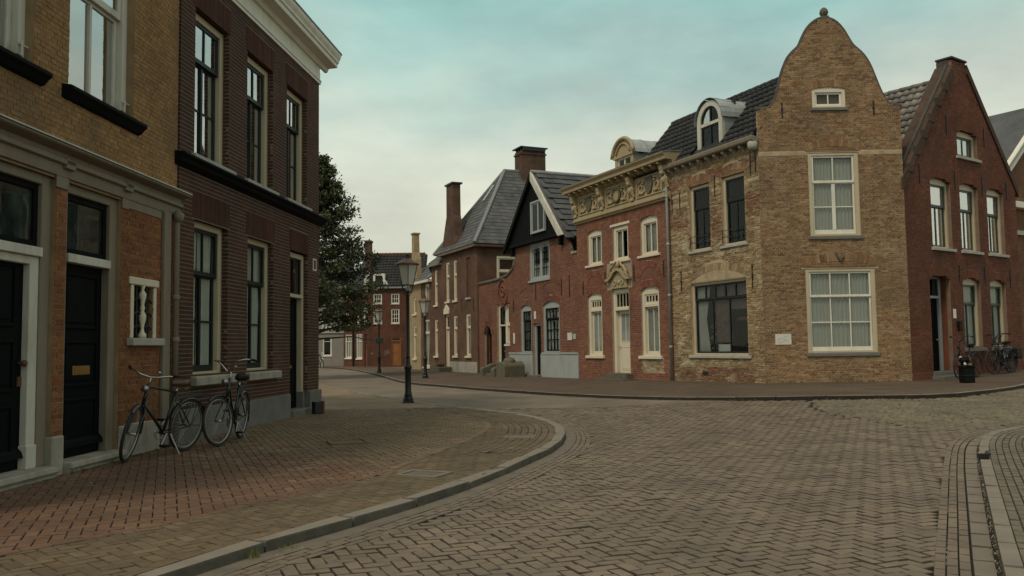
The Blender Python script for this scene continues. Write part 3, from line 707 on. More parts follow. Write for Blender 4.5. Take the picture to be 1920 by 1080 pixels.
def herring(keep, ang, W, bounds, gap=.007, jr=.008):
    ca, sa = math.cos(ang), math.sin(ang); x0, x1, y0, y1 = bounds
    cs = [((x*ca+y*sa)/W, (-x*sa+y*ca)/W) for x in (x0, x1) for y in (y0, y1)]
    a0, a1 = int(min(c[0] for c in cs))-3, int(max(c[0] for c in cs))+3; b0, b1 = int(min(c[1] for c in cs))-3, int(max(c[1] for c in cs))+3
    res = []
    def put(x, y, lx, ly):
        cx, cy = (x+lx/2)*W, (y+ly/2)*W; wx, wy = cx*ca-cy*sa, cx*sa+cy*ca
        if not (x0 < wx < x1 and y0 < wy < y1) or not keep(wx, wy): return
        hx, hy = lx*W/2-gap/2, ly*W/2-gap/2; r = ang+random.gauss(0, jr); c, s_ = math.cos(r), math.sin(r)
        wx += random.gauss(0, .0015); wy += random.gauss(0, .0015)
        res.append([(wx+a*c-b*s_, wy+a*s_+b*c) for a, b in ((-hx, -hy), (hx, -hy), (hx, hy), (-hx, hy))])
    for r in range(b0, b1):
        n0 = (a0-r)//4-1; n1 = (a1-r)//4+1
        for n in range(n0, n1+1):
            put(r+4*n, r, 2, 1); put(r+4*n+3, r, 1, 2)
    return res

KERB_H = .07
kerbL = smooth_line([(-5.6, -2.6), (-3.6, 1.8), (-2.1, 5.14), (-1.76, 5.9), (-1.39, 6.52), (-1.08, 7.13), (-.71, 7.86), (-.35, 8.71), (.13, 10.08), (.54, 11.43), (.76, 12.85), (.79, 14.31), (.57, 15.71), (.08, 17.04), (-1.08, 18.92), (-2.53, 21.46), (-5.29, 27.6), (-7.33, 32.5), (-10, 39)])
kerbR = smooth_line([(.2, -.2), (1.6, 2.6), (2.74, 4.88), (3.66, 6.67), (4.78, 8.84), (5.31, 9.85), (6.0, 11.11), (6.62, 12.0), (7.2, 12.5), (7.9, 12.8), (9, 12.95), (12, 13.0), (16, 13.0)])
kerbF = smooth_line([(-17, 68), (-14.6, 64.6), (-11.2, 58), (-7.5, 45.9), (-4.4, 34.3), (-2.3, 29.9), (-1.05, 27.6), (.6, 24.9), (2.0, 22.9), (3.1, 21.2), (4.1, 20.0), (5.1, 19.1), (6.2, 18.5), (7.4, 18.15), (8.5, 18.05), (9.3, 18.25), (10.3, 18.95), (11.85, 20.3), (14, 22.5), (18, 26), (24, 31)])
olive = smooth_line([(-6.5, 2.2), (-4.6, 4.2), (-3.4, 5.73), (-2.57, 6.9), (-1.86, 8.2), (-1.4, 9.3), (-.99, 11.0), (-.62, 12.6), (-.45, 14.0), (-.5, 15.2), (-.9, 16.4), (-1.7, 17.6), (-3, 19.4)])
NEAR_Y = 19.0
polyL = offset(kerbL, -.13) + [(-30, 39), (-30, -2.6)]
polyR = offset(kerbR, .09) + [(16, -.2)]
polyF = offset(kerbF, 0) + [(40, 70), (-17, 90)]
polyO = offset(kerbL, 0) + olive[::-1]
cobble = [(6.25, 18.3), (5.75, 16.6), (5.7, 15.4), (5.95, 14.2), (6.2, 13.2), (7.0, 13.2), (8.5, 13.6), (20, 13.9), (20, 26), (14, 22.4), (11.85, 20.2), (10.3, 18.9), (9.3, 18.2), (8.5, 18.0), (7.4, 18.1)]

# open ground out to the horizon, then the road bed
MB().quad((-1500, -300, -.35), (1500, -300, -.35), (1500, 2500, -.35), (-1500, 2500, -.35)).build('ground', 'ground')['kind'] = 'structure'
rd = MB()
xs = [-60, -40, -30, -20, -14, -10, -7, -5, -3] + [i*.75 for i in range(-3, 27)] + [21, 24, 30, 40, 60]
ys = [-8, -4, 0, 3, 6, 8] + [9+.75*i for i in range(0, 14)] + [19.3, 20, 21, 22, 23.5, 25, 27, 30, 35, 40, 50, 60, 75, 95]
for x in xs:
    for y in ys: rd.v.append((x, y, G(x, y)-KERB_H-(.024 if y < 19.2 else 0)))
rmat = []
for i in range(len(xs)-1):
    for k in range(len(ys)-1):
        a = i*len(ys)+k; rd.f.append((a, a+len(ys), a+len(ys)+1, a+1)); rmat.append(0 if ys[k] < 19.1 else 1)
road = rd.build('road', 'sand', fix=False); road.data.materials.append(M['road_far']); road.data.polygons.foreach_set('material_index', rmat); road['kind'] = 'structure'
def sheet(name, poly, z, mat, up=True):
    tri = tessellate_polygon([[Vector((x, y, 0)) for x, y in poly]]); m = MB(); m.v = [(x, y, G(x, y)+z) for x, y in poly]; m.f = [tuple(t) for t in tri]
    o = m.build(name, mat); o['kind'] = 'structure'
    return o
def fan(x, y, k=.66): return abs(x) < k*y+.8
# left pavement
pl_near = [p for p in offset(kerbL, -.13) if p[1] < NEAR_Y]+[(-6.5, NEAR_Y), (-6.5, -2.6)]
pave_left = sheet('left_pavement', pl_near, -.018, 'sand_red')
far_left = sheet('left_pavement_corner', [p for p in offset(kerbL, -.13) if p[1] >= NEAR_Y-.3]+[(-30, 39), (-30, NEAR_Y-.3)], -.002, 'pave_left_far')
def kd(x, y): return min(math.hypot(x-p[0], y-p[1]) for p in kerbL)
def in_olive(x, y): return inpoly(x, y, polyO)
def keep_red(x, y): return x > -5.3 and fan(x, y) and inpoly(x, y, polyL) and not in_olive(x, y) and x > -4.78+(y-12.35)*.03-.5
hq = herring(keep_red, R(22), .095, (-5.4, .6, 5, NEAR_Y), gap=.006); hr, hs = [], []
for q in hq:
    cx, cy = sum(p[0] for p in q)/4, sum(p[1] for p in q)/4
    (hs if random.random() < ss(9.2, 13.4, cy+(cx+3.6)*.9) else hr).append(q)      # older red bricks near the doors, sandy ones towards the corner
lay(hr, 0, 'p_red', pave_left, 220, stuff='paving_red', zj=.0015, edge='joint_red'); lay(hs, 0, 'p_sandy', pave_left, 80, stuff='paving_sandy', zj=.0015, edge='joint_olive')
lay(herring(lambda x, y: fan(x, y) and in_olive(x, y) and inpoly(x, y, polyL) and not (y > 10.8 and kd(x, y) < .95), R(45), .098, (-5.4, 1.2, 4.2, NEAR_Y)), 0, 'p_olive', pave_left, 300, stuff='paving_olive', zj=.0015, edge='joint_olive')
for k in range(8):
    lay(along(kerbL, -.15-.105*(k+1), -.15-.105*k-.007, .21, y0=(4.3 if k < 1 else 10.8), y1=NEAR_Y, shift=.1*(k % 2)), .003, 'p_olive', pave_left, 60, stuff='paving_row')
lay(along(olive, -.05, .05, .21, y0=5, y1=9.4), .003, 'p_red', pave_left, 60, stuff='paving_row'); lay(along(olive, -.05, .05, .21, y0=9.4, y1=18.6), .003, 'p_sandy', pave_left, 60, stuff='paving_row')
kl = tag(bpy.data.objects.new('left_kerb', None), kind='structure'); COL.objects.link(kl)
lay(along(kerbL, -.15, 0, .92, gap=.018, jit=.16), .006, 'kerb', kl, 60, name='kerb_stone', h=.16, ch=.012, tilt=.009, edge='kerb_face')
# road paving
CY = NEAR_Y+.3
gut = MB(); a_, b_ = offset(kerbL, .004), offset(kerbL, .165)
for i in range(len(a_)-1):
    gut.quad((*a_[i], -KERB_H+.006), (*a_[i+1], -KERB_H+.006), (*b_[i+1], -KERB_H+.004), (*b_[i], -KERB_H+.004))
g1 = gut.build('gutter_strip', 'gutter_dirt', road, fix=False)
for k in range(3):
    lay(along(kerbL, .17+.072*k, .236+.072*k, .20, y0=4, y1=CY+4, shift=.1*(k % 2)), -KERB_H+.003, 'p_road', road, 60, stuff='paving_row')
def keep_road(x, y):
    if not fan(x, y) or y > CY: return False
    return not inpoly(x, y, pl_big) and not inpoly(x, y, pr_big) and not inpoly(x, y, pf_big) and not inpoly(x, y, cobble)
pl_big = offset(kerbL, .35) + [(-30, 39), (-30, -2.6)]; pr_big = offset(kerbR, -.335) + [(16, -.2)]; pf_big = offset(kerbF, .1) + [(40, 70), (-17, 90)]
lay(herring(keep_road, R(22), .098, (-6, 12, 4.2, CY), gap=.0085, jr=.018), -KERB_H, 'p_road', road, 300, stuff='road_paving', ch=.005, tilt=.0035, zj=.003)
# setts
quads = []; ca, sa = math.cos(R(-14)), math.sin(R(-14))
v = -6.0
while v < 32:
    u = -8+random.random()*.1
    while u < 26:
        wd = random.uniform(.11, .19); x = u*ca-(v+10)*sa; y = u*sa+(v+10)*ca
        if fan(x, y, .64) and inpoly(x, y, cobble):
            q = [(u+.007, v+.007), (u+wd-.007, v+.007), (u+wd-.007, v+.118), (u+.007, v+.118)]
            quads.append([((a+random.uniform(-.008, .008))*ca-(b+10)*sa, (a)*sa+(b+10+random.uniform(-.008, .008))*ca) for a, b in q])
        u += wd
    v += .125
lay(quads, -KERB_H, 'p_cobble', road, 100, name='sett', stuff='setts', h=.05, ch=.016, tilt=.006, zj=.004, edge=None)
# right pavement
pave_right = sheet('right_pavement', [p for p in polyR if True], -.012, 'sand_moss')
kr = tag(bpy.data.objects.new('right_kerb', None), kind='structure'); COL.objects.link(kr)
ks = along(kerbR, 0, .105, .62, gap=.012, jit=.15)
HOLE = (5.40, 10.05)
ks = [q for q in ks if math.hypot(sum(p[0] for p in q)/4-HOLE[0]-.04, sum(p[1] for p in q)/4-HOLE[1]) > .30]
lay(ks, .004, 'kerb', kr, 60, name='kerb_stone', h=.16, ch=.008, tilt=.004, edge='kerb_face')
lay(along(kerbR, -.152, -.028, .42, gap=.010, jit=.1), -KERB_H+.006, 'slab', road, 60, name='gutter_slab', stuff='gutter_slabs', h=.05, ch=.010)
for k in range(3):
    lay(along(kerbR, -.157-.070*(k+1), -.157-.070*k-.006, .20, gap=.008, jit=.06, y1=13.4, shift=.1*(k % 2)), -KERB_H+.004, 'p_road', road, 60, stuff='paving_row', ch=.006)
for k in range(60):
    ln = offset(kerbR, .110+.072*k); ln = [p for i, p in enumerate(ln) if i == 0 or (p[0]-ln[i-1][0])*(kerbR[i][0]-kerbR[i-1][0])+(p[1]-ln[i-1][1])*(kerbR[i][1]-kerbR[i-1][1]) > 0]
    if len(ln) < 4: break
    lay(along(ln, 0, .064, .20, gap=.009, jit=.06, y0=4, shift=.1*(k % 2)), .0, 'p_right', pave_right, 20 if k < 14 else 0, stuff='paving_row', ch=.006, tilt=.003)
# far pavement
houses_line = smooth_line([(-30, 76), (-14.2, 68), (-7.2, 57.3), (3.1, 34.4), (5.9, 28.5), (7.5, 24.9), (9.5, 24.6), (11.2, 24.7), (16.4, 28.6), (30, 38)], .3)
fp = MB(); nf = len(kerbF); fk_in = offset(kerbF, -.12)
fk_out = [min(houses_line, key=lambda q: (q[0]-p[0])**2+(q[1]-p[1])**2) for p in fk_in]
for i in range(nf):
    for k in range(7):
        t = k/6; x = fk_in[i][0]+(fk_out[i][0]-fk_in[i][0])*t; y = fk_in[i][1]+(fk_out[i][1]-fk_in[i][1])*t; fp.v.append((x, y, G(x, y)-.001-.0006*k))
for i in range(nf-1):
    for k in range(6): a = i*7+k; fp.f.append((a, a+1, a+8, a+7))
fpo = fp.build('far_pavement', 'pave_far'); fpo['kind'] = 'structure'
kf = tag(bpy.data.objects.new('far_kerb', None), kind='structure'); COL.objects.link(kf)
lay(along(kerbF, -.13, 0, .95, gap=.012, jit=.1), .004, 'kerb', kf, 80, name='kerb_stone', h=.16, ch=.008, tilt=.003, edge='sand')  # near-black edge colour paints the shade on the far kerb's faces

# ================================================================== HOUSES
def house(name, O, ang, label, cat='house'): return empty(name, (O[0], O[1], 0), R(ang), label, cat)
def part(name, mat, parent, fn, Mx=None, bev=0, smooth=False, label=None):
    m = MB(); fn(m); o = m.build(name, mat, parent, Mx, bev=bev, smooth=smooth)
    if label: o['label'] = label
    return o
def bx(parent, name, mat, x0, x1, y0, y1, z0, z1, bev=.005, Mx=None): return MB().box(x0, x1, y0, y1, z0, z1).build(name, mat, parent, Mx, bev=bev)

# ---- brown house at the left edge -------------------------------------------------
h = house('brown_brick_house', (-5.008, 8.858), 87.4, 'brown brick house with old shopfront and two tall black doors, at the left edge')
up = [(-2.9, 3.5), (3.42, 3.5), (3.42, 8.3), (-2.9, 8.3)]
wins = [(.60, 2.10, 4.33, 7.0), (-1.55, -.05, 4.33, 7.0)]
brick_wall(h, up, wins, 'b_brown', 'mortar_brown', H=.058, L=.20, yj=.004, jit=.0018, singles=260, j=.008)
lowo = [(-2.9, .0), (3.42, .0), (3.42, 3.5), (-2.9, 3.5)]
D1, D2, NI = (-1.55, .42, -.1, 3.27), (.62, 1.84, -.1, 3.27), (2.17, 2.73, 1.5, 2.2)
lw = brick_wall(h, lowo, [D1, D2, NI], 'b_orange', 'mortar_brown', H=.060, L=.205, yj=.006, jit=.003, singles=300, name='shopfront_wall', z0=.0)
for (a, b, c, d), lb in zip(wins, ('cream window over the shopfront door', None)):
    wn = window(h, a, b, c, d, y=.10, cw=.11, cmat='greywhite', smat='greywhite', tz=5.62, top=(2, 1), bot=(2, 1), gl='glass_up', sw=.07, mid=.05, step=.05, curt=[(.0, .12, 0, 1, 'curtain'), (.9, 1, 0, 1, 'curtain_grey')])
    MB().prof([(.12, c+.005), (-.10, c-.02), (-.13, c-.03), (-.13, c-.07), (-.09, c-.10), (-.05, c-.15), (.0, c-.17), (.12, c-.17)], a-.13, b+.14).build('sill', 'black', wn, bev=.004)
    hg = MB(); hg.box(b-.16, b-.06, .075, .10, c+.10, c+.22).path([(b-.13, .05, c+.08), (b-.13, .05, c+.24)], .012).path([(b-.18, .05, c+.20), (b-.02, .05, c+.20)], .009); hg.build('shutter_hinge', 'greywhite', wn)
    arch(h, a-.1, b+.1, d, 0, .30, 'b_brown', fan=.15)
# entablature along the shopfront
ent = part('shopfront_cornice', 'greige', h, lambda m: m.prof([(0, 3.60), (-.185, 3.585), (-.195, 3.565), (-.175, 3.55), (-.055, 3.52), (-.05, 3.465), (-.085, 3.455), (-.085, 3.405), (-.04, 3.39), (-.028, 3.27), (0, 3.27)], -2.9, 3.46), bev=.003)
MB().prof([(.0, 3.625), (-.20, 3.608), (-.205, 3.588), (.0, 3.604)], -2.9, 3.50).build('lead_capping', 'sill_stone', ent)
for u in (.60, 1.93): MB().box(u-.13, u+.05, -.085, 0, 3.36, 3.47).build('cornice_joint', 'greige', ent, bev=.004)
for x0, x1 in ((.40, .62), (1.84, 1.98)): bx(h, 'pilaster_cap', 'greige', x0-.01, x1+.01, -.022, -.001, 3.14, 3.275)
bx(h, 'head_board', 'greige', 1.985, 2.93, -.018, -.004, 3.16, 3.272)
def shopdoor(D, lx0, lx1, step_x, gold):
    a, b, _, t = D
    f = MB()                                   # outer frame, weathered greige
    f.box(a, a+.12, .055, .2, .12, t); f.box(b-.17, b, .055, .2, .12, t); f.box(a+.12, b-.17, .055, .2, t-.13, t)
    fr = f.build('shopfront_frame', 'greige', h, bev=.008)
    MB().box(a+.12, b-.17, .03, .2, 2.35, 2.45).build('transom', 'greywhite', fr, bev=.006)
    # fanlight
    ring(MB(), a+.12, b-.17, 2.45, t-.13, .07, .10, .16).build('fanlight_frame', 'black', fr, bev=.004)
    MB().quad((a+.19, .13, 2.52), (b-.24, .13, 2.52), (b-.24, .13, t-.20), (a+.19, .13, t-.20)).build('pane', 'glass_dirty', fr, fix=False)
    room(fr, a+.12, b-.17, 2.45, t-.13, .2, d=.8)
    lf = MB().box(lx0, lx1, .15, .20, .12, 2.36).build('door', 'doorblack', h, bev=.004)
    wd = lx1-lx0
    for (p, q, r, s_) in ((.12, .88, .36, .60), (.12, .88, .66, .95), (.12, .88, .06, .30)):
        x0, x1, z0, z1 = lx0+wd*p, lx0+wd*q, .12+2.24*r, .12+2.24*s_
        ring(MB(), x0, x1, z0, z1, .035, .128, .152).build('panel_moulding', 'doorblack', lf, bev=.006)
        MB().box(x0+.07, x1-.07, .138, .152, z0+.07, z1-.07).build('panel', 'doorblack', lf, bev=.01)
    MB().prof([(.15, .34), (.11, .30), (.09, .24), (.15, .24)], lx0+.02, lx1-.02).build('weather_bar', 'doorblack', lf)
    if gold:
        MB().box(lx0+wd*.34, lx0+wd*.72, .136, .15, 1.06, 1.17).build('letter_plate', 'brass', lf, bev=.004)
        MB().box(lx0+wd*.38, lx0+wd*.68, .130, .137, 1.085, 1.145).build('letter_flap', 'brass', lf)
    else:
        k = MB(); k.sphere((lx1-.09, .09, 1.22), .035).path([(lx1-.09, .15, 1.22), (lx1-.09, .09, 1.22)], .014).box(lx1-.12, lx1-.06, .135, .15, .98, 1.08); k.build('handle', 'rust', lf)
    st = part('doorstep', 'stone', h, lambda m: m.prof([(.34, .13), (-.12, .115), (-.13, .05), (-.09, .04), (-.09, -.05), (.34, -.05)], *step_x), bev=.012)
shopdoor(D1, -1.37, .15, (-1.7, .40), False)
shopdoor(D2, .72, 1.69, (.63, 1.86), True)
ring(MB(), -1.41, .252, .12, 2.35, .15, .075, .19, wt=.09, wb=.0).build('door_casing', 'greywhite', h, bev=.008)
bx(h, 'casing_block', 'greywhite', .085, .258, .06, .19, .12, .36)
bx(h, 'pilaster_base', 'stone', .405, .625, -.03, .07, -.05, .42, bev=.015); bx(h, 'pilaster_base', 'stone', 1.845, 1.985, -.025, .07, -.05, .40, bev=.015)
pl = part('plinth', 'stone', h, lambda m: (m.box(1.99, 2.52, -.035, .06, -.05, .41), m.box(2.535, 2.94, -.030, .06, -.05, .40)), bev=.012)
# small barred stone window
nw = MB(); nw.box(2.10, 2.17, -.02, .10, 1.50, 2.19); nw.box(2.73, 2.80, -.02, .10, 1.50, 2.19); nw.box(2.05, 2.85, -.03, .10, 2.192, 2.29)
nw = nw.build('stone_window', 'cream2', h, bev=.01)
MB().box(2.02, 2.90, -.10, .10, 1.40, 1.498).build('sill', 'sill_stone', nw, bev=.012)
bal = [(.055, 0), (.055, .05), (.03, .08), (.02, .14), (.045, .24), (.05, .30), (.022, .36), (.035, .40), (.022, .44), (.045, .54), (.05, .58), (.018, .64), (.03, .67), (.03, .69)]
MB().lathe(bal, (2.43, .0, 1.50), 12).build('baluster', 'cream2', nw, smooth=True)
gi = MB()
for z in (1.62, 1.80, 1.98): gi.path([(2.17, .02, z), (2.31, .0, z+.05), (2.45, .02, z), (2.59, .0, z+.05), (2.73, .02, z)], .012, 6)
for x in (2.31, 2.59): gi.path([(x, .02, 1.5), (x, .02, 2.19)], .012, 6)
gi.build('iron_bar', 'iron', nw)
MB().quad((2.17, .06, 1.5), (2.73, .06, 1.5), (2.73, .06, 2.19), (2.17, .06, 2.19)).build('dark_pane', 'black', nw)
# timber post and rainwater pipe where the two houses meet
bx(h, 'corner_post', 'greige', 2.95, 3.16, -.05, -.004, .0, 3.27)
dp = MB(); dp.path([(3.27, -.075, -.02), (3.27, -.075, 3.12), (3.27, -.10, 3.22), (3.24, -.10, 3.32)], .042, 12)
for z in (.55, 1.45, 2.05): dp.lathe([(.052, 0), (.056, .02), (.056, .05), (.052, .07)], (3.27, -.075, z), 12)
dp.build('rain_pipe', 'greige', h, smooth=True)
part('pipe_hopper', 'greige', h, lambda m: m.lathe([(.045, 0), (.07, .06), (.078, .12), (.06, .14)], (3.27, -.10, 3.16), 12), smooth=True)
part('roof', 'tile_dark', h, lambda m: m.quad((-2.9, -.2, 8.3), (3.45, -.2, 8.3), (3.45, 4, 12), (-2.9, 4, 12)))
# ---- dark purple brick house ------------------------------------------------------
h = house('dark_brick_house', (-4.849, 12.355), 84.6, 'dark purple brick house with white cornice, black sill band and grey plinth')
LE = 6.38
uw = [(.45, 1.68), (2.43, 3.65), (4.38, 5.58)]; gw = [(.48, 1.69), (2.49, 3.70)]; dd = (4.60, 5.65)
holes = [(a, b, 4.31, 6.62) for a, b in uw]+[(a, b, .95, 3.34) for a, b in gw]+[(*dd, .1, 3.32)]
lint = [(a-.06, b+.06, 6.62, 7.05) for a, b in uw]+[(a-.06, b+.06, 3.34, 3.76) for a, b in gw]+[(dd[0]-.04, dd[1]+.04, 3.32, 3.74)]
brick_wall(h, [(0, .40), (LE, .40), (LE, 7.25), (0, 7.25)], holes, 'b_dark', 'mortar_grey', skip=lint, H=.0635, L=.21, j=.0125, singles=300, yj=.0012, jit=.0006, rec=.001, jh=.004)
side = Matrix.Translation((LE, 0, 0)) @ Matrix.Rotation(R(90), 4, 'Z')
brick_wall(h, [(.11, .40), (6, .40), (6, 7.25), (.11, 7.25)], [], 'b_dark', 'mortar_grey', Mx=side, H=.0635, L=.21, singles=0, name='side_wall', rec=.001)
for x0, x1, z0, z1 in lint: arch(h, x0, x1, z0, 0, z1-z0, 'b_lintel', y=-.004, t=.052)
for a, b in uw:
    wn = window(h, a, b, 4.31, 6.62, y=.11, cw=.11, cmat='cream', smat='greenblack', tz=5.86, top=(2, 1), bot=(2, 2), gl='glass_up', sw=.055, mid=.06, step=.05, bar=.03,
           curt=[(.0, .16, 0, 1, 'curtain'), (.84, 1, 0, 1, 'curtain_grey')])
    MB().box(a-.09, b+.16, -.075, .18, 4.235, 4.312).build('sill', 'sill_stone', wn, bev=.008)
for i, (a, b) in enumerate(gw):
    wn = window(h, a, b, .95, 3.34, y=.11, cw=.11, cmat='cream', smat='greenblack', tz=2.5, top=(2, 1), bot=(2, 2), gl='glass', sw=.055, mid=.06, step=.05, bar=.03, bot_wb=.10,
           curt=[(.0, .49, .0, 1, 'curtain', .08), (.51, 1, .0, 1, 'curtain', .10)])
    MB().prof([(.20, .955), (-.09, .935), (-.10, .92), (-.10, .80), (.20, .80)], a-.06, b+.22).build('sill', 'stone', wn, bev=.012)
door(h, *dd, .12, 3.30, .20, 'doorblack', panels=[(.12, .88, .06, .40), (.12, .88, .48, .95)], fw=.10, fmat='cream', tz=2.42, tcols=2, fy=.09, fd=.16, tmat='greenblack', handle=(.12, 1.15, 'brass'), letter=(.5, .98, .22, .07, 'brass'))
bx(h, 'frame_block', 'bluestone', dd[1]-.11, dd[1]+.0, .06, .25, .12, .45)
part('doorstep', 'bluestone', h, lambda m: m.box(4.585, 5.67, -.10, .30, -.05, .12), bev=.012)
part('plinth', 'bluestone', h, lambda m: (m.box(.0, 2.2, -.035, .1, -.05, .47), m.box(2.206, 4.58, -.035, .1, -.05, .45)), bev=.01)
part('corner_plinth', 'bluestone', h, lambda m: m.box(5.675, LE+.045, -.06, .5, -.05, .46), bev=.012)
part('side_plinth', 'bluestone', h, lambda m: m.box(LE-.05, LE+.035, .51, 6, -.05, .45), bev=.01)
part('sill_band', 'black', h, lambda m: m.prof([(0, 4.232), (-.16, 4.215), (-.175, 4.20), (-.175, 4.175), (-.12, 4.14), (-.10, 4.09), (-.05, 4.06), (0, 4.03)], -.17, LE+.14), bev=.004)
bx(h, 'sill_band_return', 'black', LE+.004, LE+.14, -.004, 5.5, 4.07, 4.21)
co = part('cornice_frieze', 'white', h, lambda m: m.prof([(0, 7.22), (-.035, 7.22), (-.035, 7.27), (-.055, 7.285), (-.055, 7.305), (-.02, 7.315), (-.02, 7.50), (0, 7.50)], -.02, LE+.03), bev=.003)
MB().box(-.02, LE+.032, -.012, 0, 7.498, 7.62).build('frieze_board', 'white', co)
MB().prof([(0, 7.61), (-.06, 7.61), (-.08, 7.64), (-.10, 7.70), (-.30, 7.715), (-.31, 7.80), (-.335, 7.81), (-.345, 7.86), (-.38, 7.93), (-.40, 8.0), (0, 8.02)], -.05, LE+.40).build('cornice', 'white', co, bev=.004)
MB().prof([(0, 8.022), (-.405, 8.004), (-.415, 8.03), (0, 8.06)], -.05, LE+.415).build('gutter_edge', 'lead', co)
MB().box(LE+.001, LE+.39, .002, 5.5, 7.71, 7.99).build('cornice_return', 'white', co); MB().box(LE+.001, LE+.03, .002, 5.5, 7.22, 7.709).build('frieze_return', 'white', co)
part('roof', 'tile_dark', h, lambda m: m.quad((-.05, -.35, 8.05), (LE+.38, -.35, 8.05), (LE-1, 3.5, 11), (-.05, 3.5, 11)))
vn = MB(); ring(vn, 5.98, 6.20, 3.02, 3.28, .03, -.012, .02); vn = vn.build('wall_vent', 'whiteplastic', h); MB().box(6.01, 6.17, -.006, .0, 3.05, 3.25).build('vent_opening', 'shutter_dark', vn)

# ---- corner house: buff gable front + weathered side front -------------------------
PFO = (7.125, 24.162); DA = -65.7
h = house('corner_gable_house', PFO, -.9, 'buff brick corner house with bell-shaped gable and zinc arched dormer on its side')
gl_ = [(0, .0), (4.05, .0), (4.09, .4), (4.09, 8.07), (3.99, 8.07), (3.80, 8.12), (3.65, 8.32), (3.53, 8.60), (3.43, 8.88), (3.31, 9.22), (3.18, 9.48), (3.02, 9.68), (2.83, 9.86), (2.70, 10.08), (2.57, 10.32), (2.39, 10.54), (2.18, 10.66), (1.93, 10.67), (1.70, 10.54), (1.52, 10.34), (1.38, 10.08), (1.27, 9.85), (1.13, 9.72), (.95, 9.51), (.80, 9.18), (.70, 8.87), (.64, 8.59), (.53, 8.28), (.39, 8.08), (.06, 8.03), (.0, 8.0)]
LW, UW, AW = (1.20, 3.17, 1.02, 3.43), (1.39, 2.83, 4.34, 6.77), (1.58, 2.54, 8.06, 8.60, .07)
brick_wall(h, gl_, [LW, UW, AW], 'b_pale', 'mortar_pale', skip=[(1.39-.1, 2.83+.1, 6.77, 6.79, .30), (1.1, 3.27, 3.43, 3.45, .38), (1.5, 2.62, 8.60, 8.61, .27), (-.1, 1.37, 6.66, 6.78), (2.85, 4.3, 6.66, 6.78)], H=.063, L=.21, j=.012, yj=.006, jit=.003, singles=300)
for x0, x1 in ((.05, 1.37), (2.85, 4.04)): bx(h, 'stone_band', 'bandstone', x0, x1, -.006, .08, 6.665, 6.775)
arch(h, 1.32, 2.90, 6.80, .15, .19, 'b_pale'); arch(h, 1.14, 3.23, 3.47, .17, .20, 'b_pale'); arch(h, 1.50, 2.62, 8.60, .085, .19, 'b_pale')
part('arch_infill', 'tex_pale', h, lambda m: (m.prism([(2.84, 6.775), (1.38, 6.775)]+archpts(1.38, 2.84, 6.776, .15), -.003, .08), m.prism([(3.19, 3.435), (1.18, 3.435)]+archpts(1.18, 3.19, 3.436, .18), -.003, .08)))
window(h, *LW, y=.02, cw=.115, cmat='cream', smat='white', tz=2.60, top=(3, 1), bot=(3, 2), sw=.05, bar=.032, step=.03, cb=.06, bot_wb=.11, curt=[(.0, 1, 0, 1, 'curtain')], sill=(.04, .10, .05, 'bluestone'))
window(h, *UW, y=.02, cw=.115, cmat='cream', smat='white', tz=5.87, top=(2, 1), bot=(2, 2), sw=.055, bar=.03, mid=.10, step=.03, cb=.06, bot_wb=.12, curt=[(.0, 1, 0, 1, 'curtain')], sill=(.05, .10, .05, 'bluestone'))
window(h, 1.58, 2.54, 8.06, 8.60, rise=.07, y=.02, cw=.095, cmat='cream2', smat='white', bot=(2, 1), sw=.06, bar=.03, curt=[], sill=(.05, .10, .05, 'bluestone'), rm=.3)
# coping along the curved edge
cpl = [(x, z) for x, z in gl_[4:-1]]
cp = MB(); pth = [(x, .06, z+.02) for x, z in smooth_line([(4.14, 8.07)]+cpl[0:]+[(-.03, 8.03)], .08)]
cp.path(pth, .06, 8); cp.build('gable_coping', 'coping', h, smooth=True)
part('gable_back', 'mortar_dark', h, lambda m: m.prism([(x, z-.02) for x, z in gl_[3:]], .13, .30))
fin = MB(); fin.box(1.95, 2.17, .0, .22, 10.66, 10.76); fin.lathe([(.06, 0), (.10, .05), (.13, .12), (.11, .20), (.06, .26), (.02, .28)], (2.06, .11, 10.76), 10); fin.build('finial', 'darkstone', h, smooth=False)
for x, z0, z1 in ((.71, 7.78, 8.22), (3.33, 7.80, 8.22)): anchor(h, x, z0, z1)
part('carved_keystone', 'darkstone', h, lambda m: (m.path([(2.09, -.02, 3.86), (2.13, -.05, 3.72), (2.19, -.06, 3.62)], [.035, .03, .012], 6), m.path([(2.30, -.02, 3.78), (2.24, -.05, 3.70), (2.19, -.06, 3.62)], [.035, .03, .012], 6)))
sg = part('enamel_notice', 'paper', h, lambda m: m.box(.29, .74, -.018, -.007, 1.27, 1.57))
part('notice_drawing', 'ink', sg, lambda m: (m.box(.36, .60, -.0195, -.0185, 1.43, 1.437), m.path([(.37, -.0190, 1.40), (.42, -.0190, 1.335), (.50, -.0190, 1.36)], .004, 4), m.path([(.52, -.0190, 1.345), (.56, -.0190, 1.41), (.63, -.0190, 1.36), (.66, -.0190, 1.41)], .004, 4), m.box(.54, .66, -.0195, -.0185, 1.50, 1.506), m.box(.38, .46, -.0195, -.0185, 1.31, 1.317)))
# right flank of the gable house
rs = Matrix.Translation((4.09, 0, 0)) @ Matrix.Rotation(R(90), 4, 'Z')
brick_wall(h, [(.11, 0), (5, 0), (5, 7.3), (.11, 7.9)], [], 'b_pale', 'mortar_pale', Mx=rs, H=.063, singles=0, name='flank_wall')
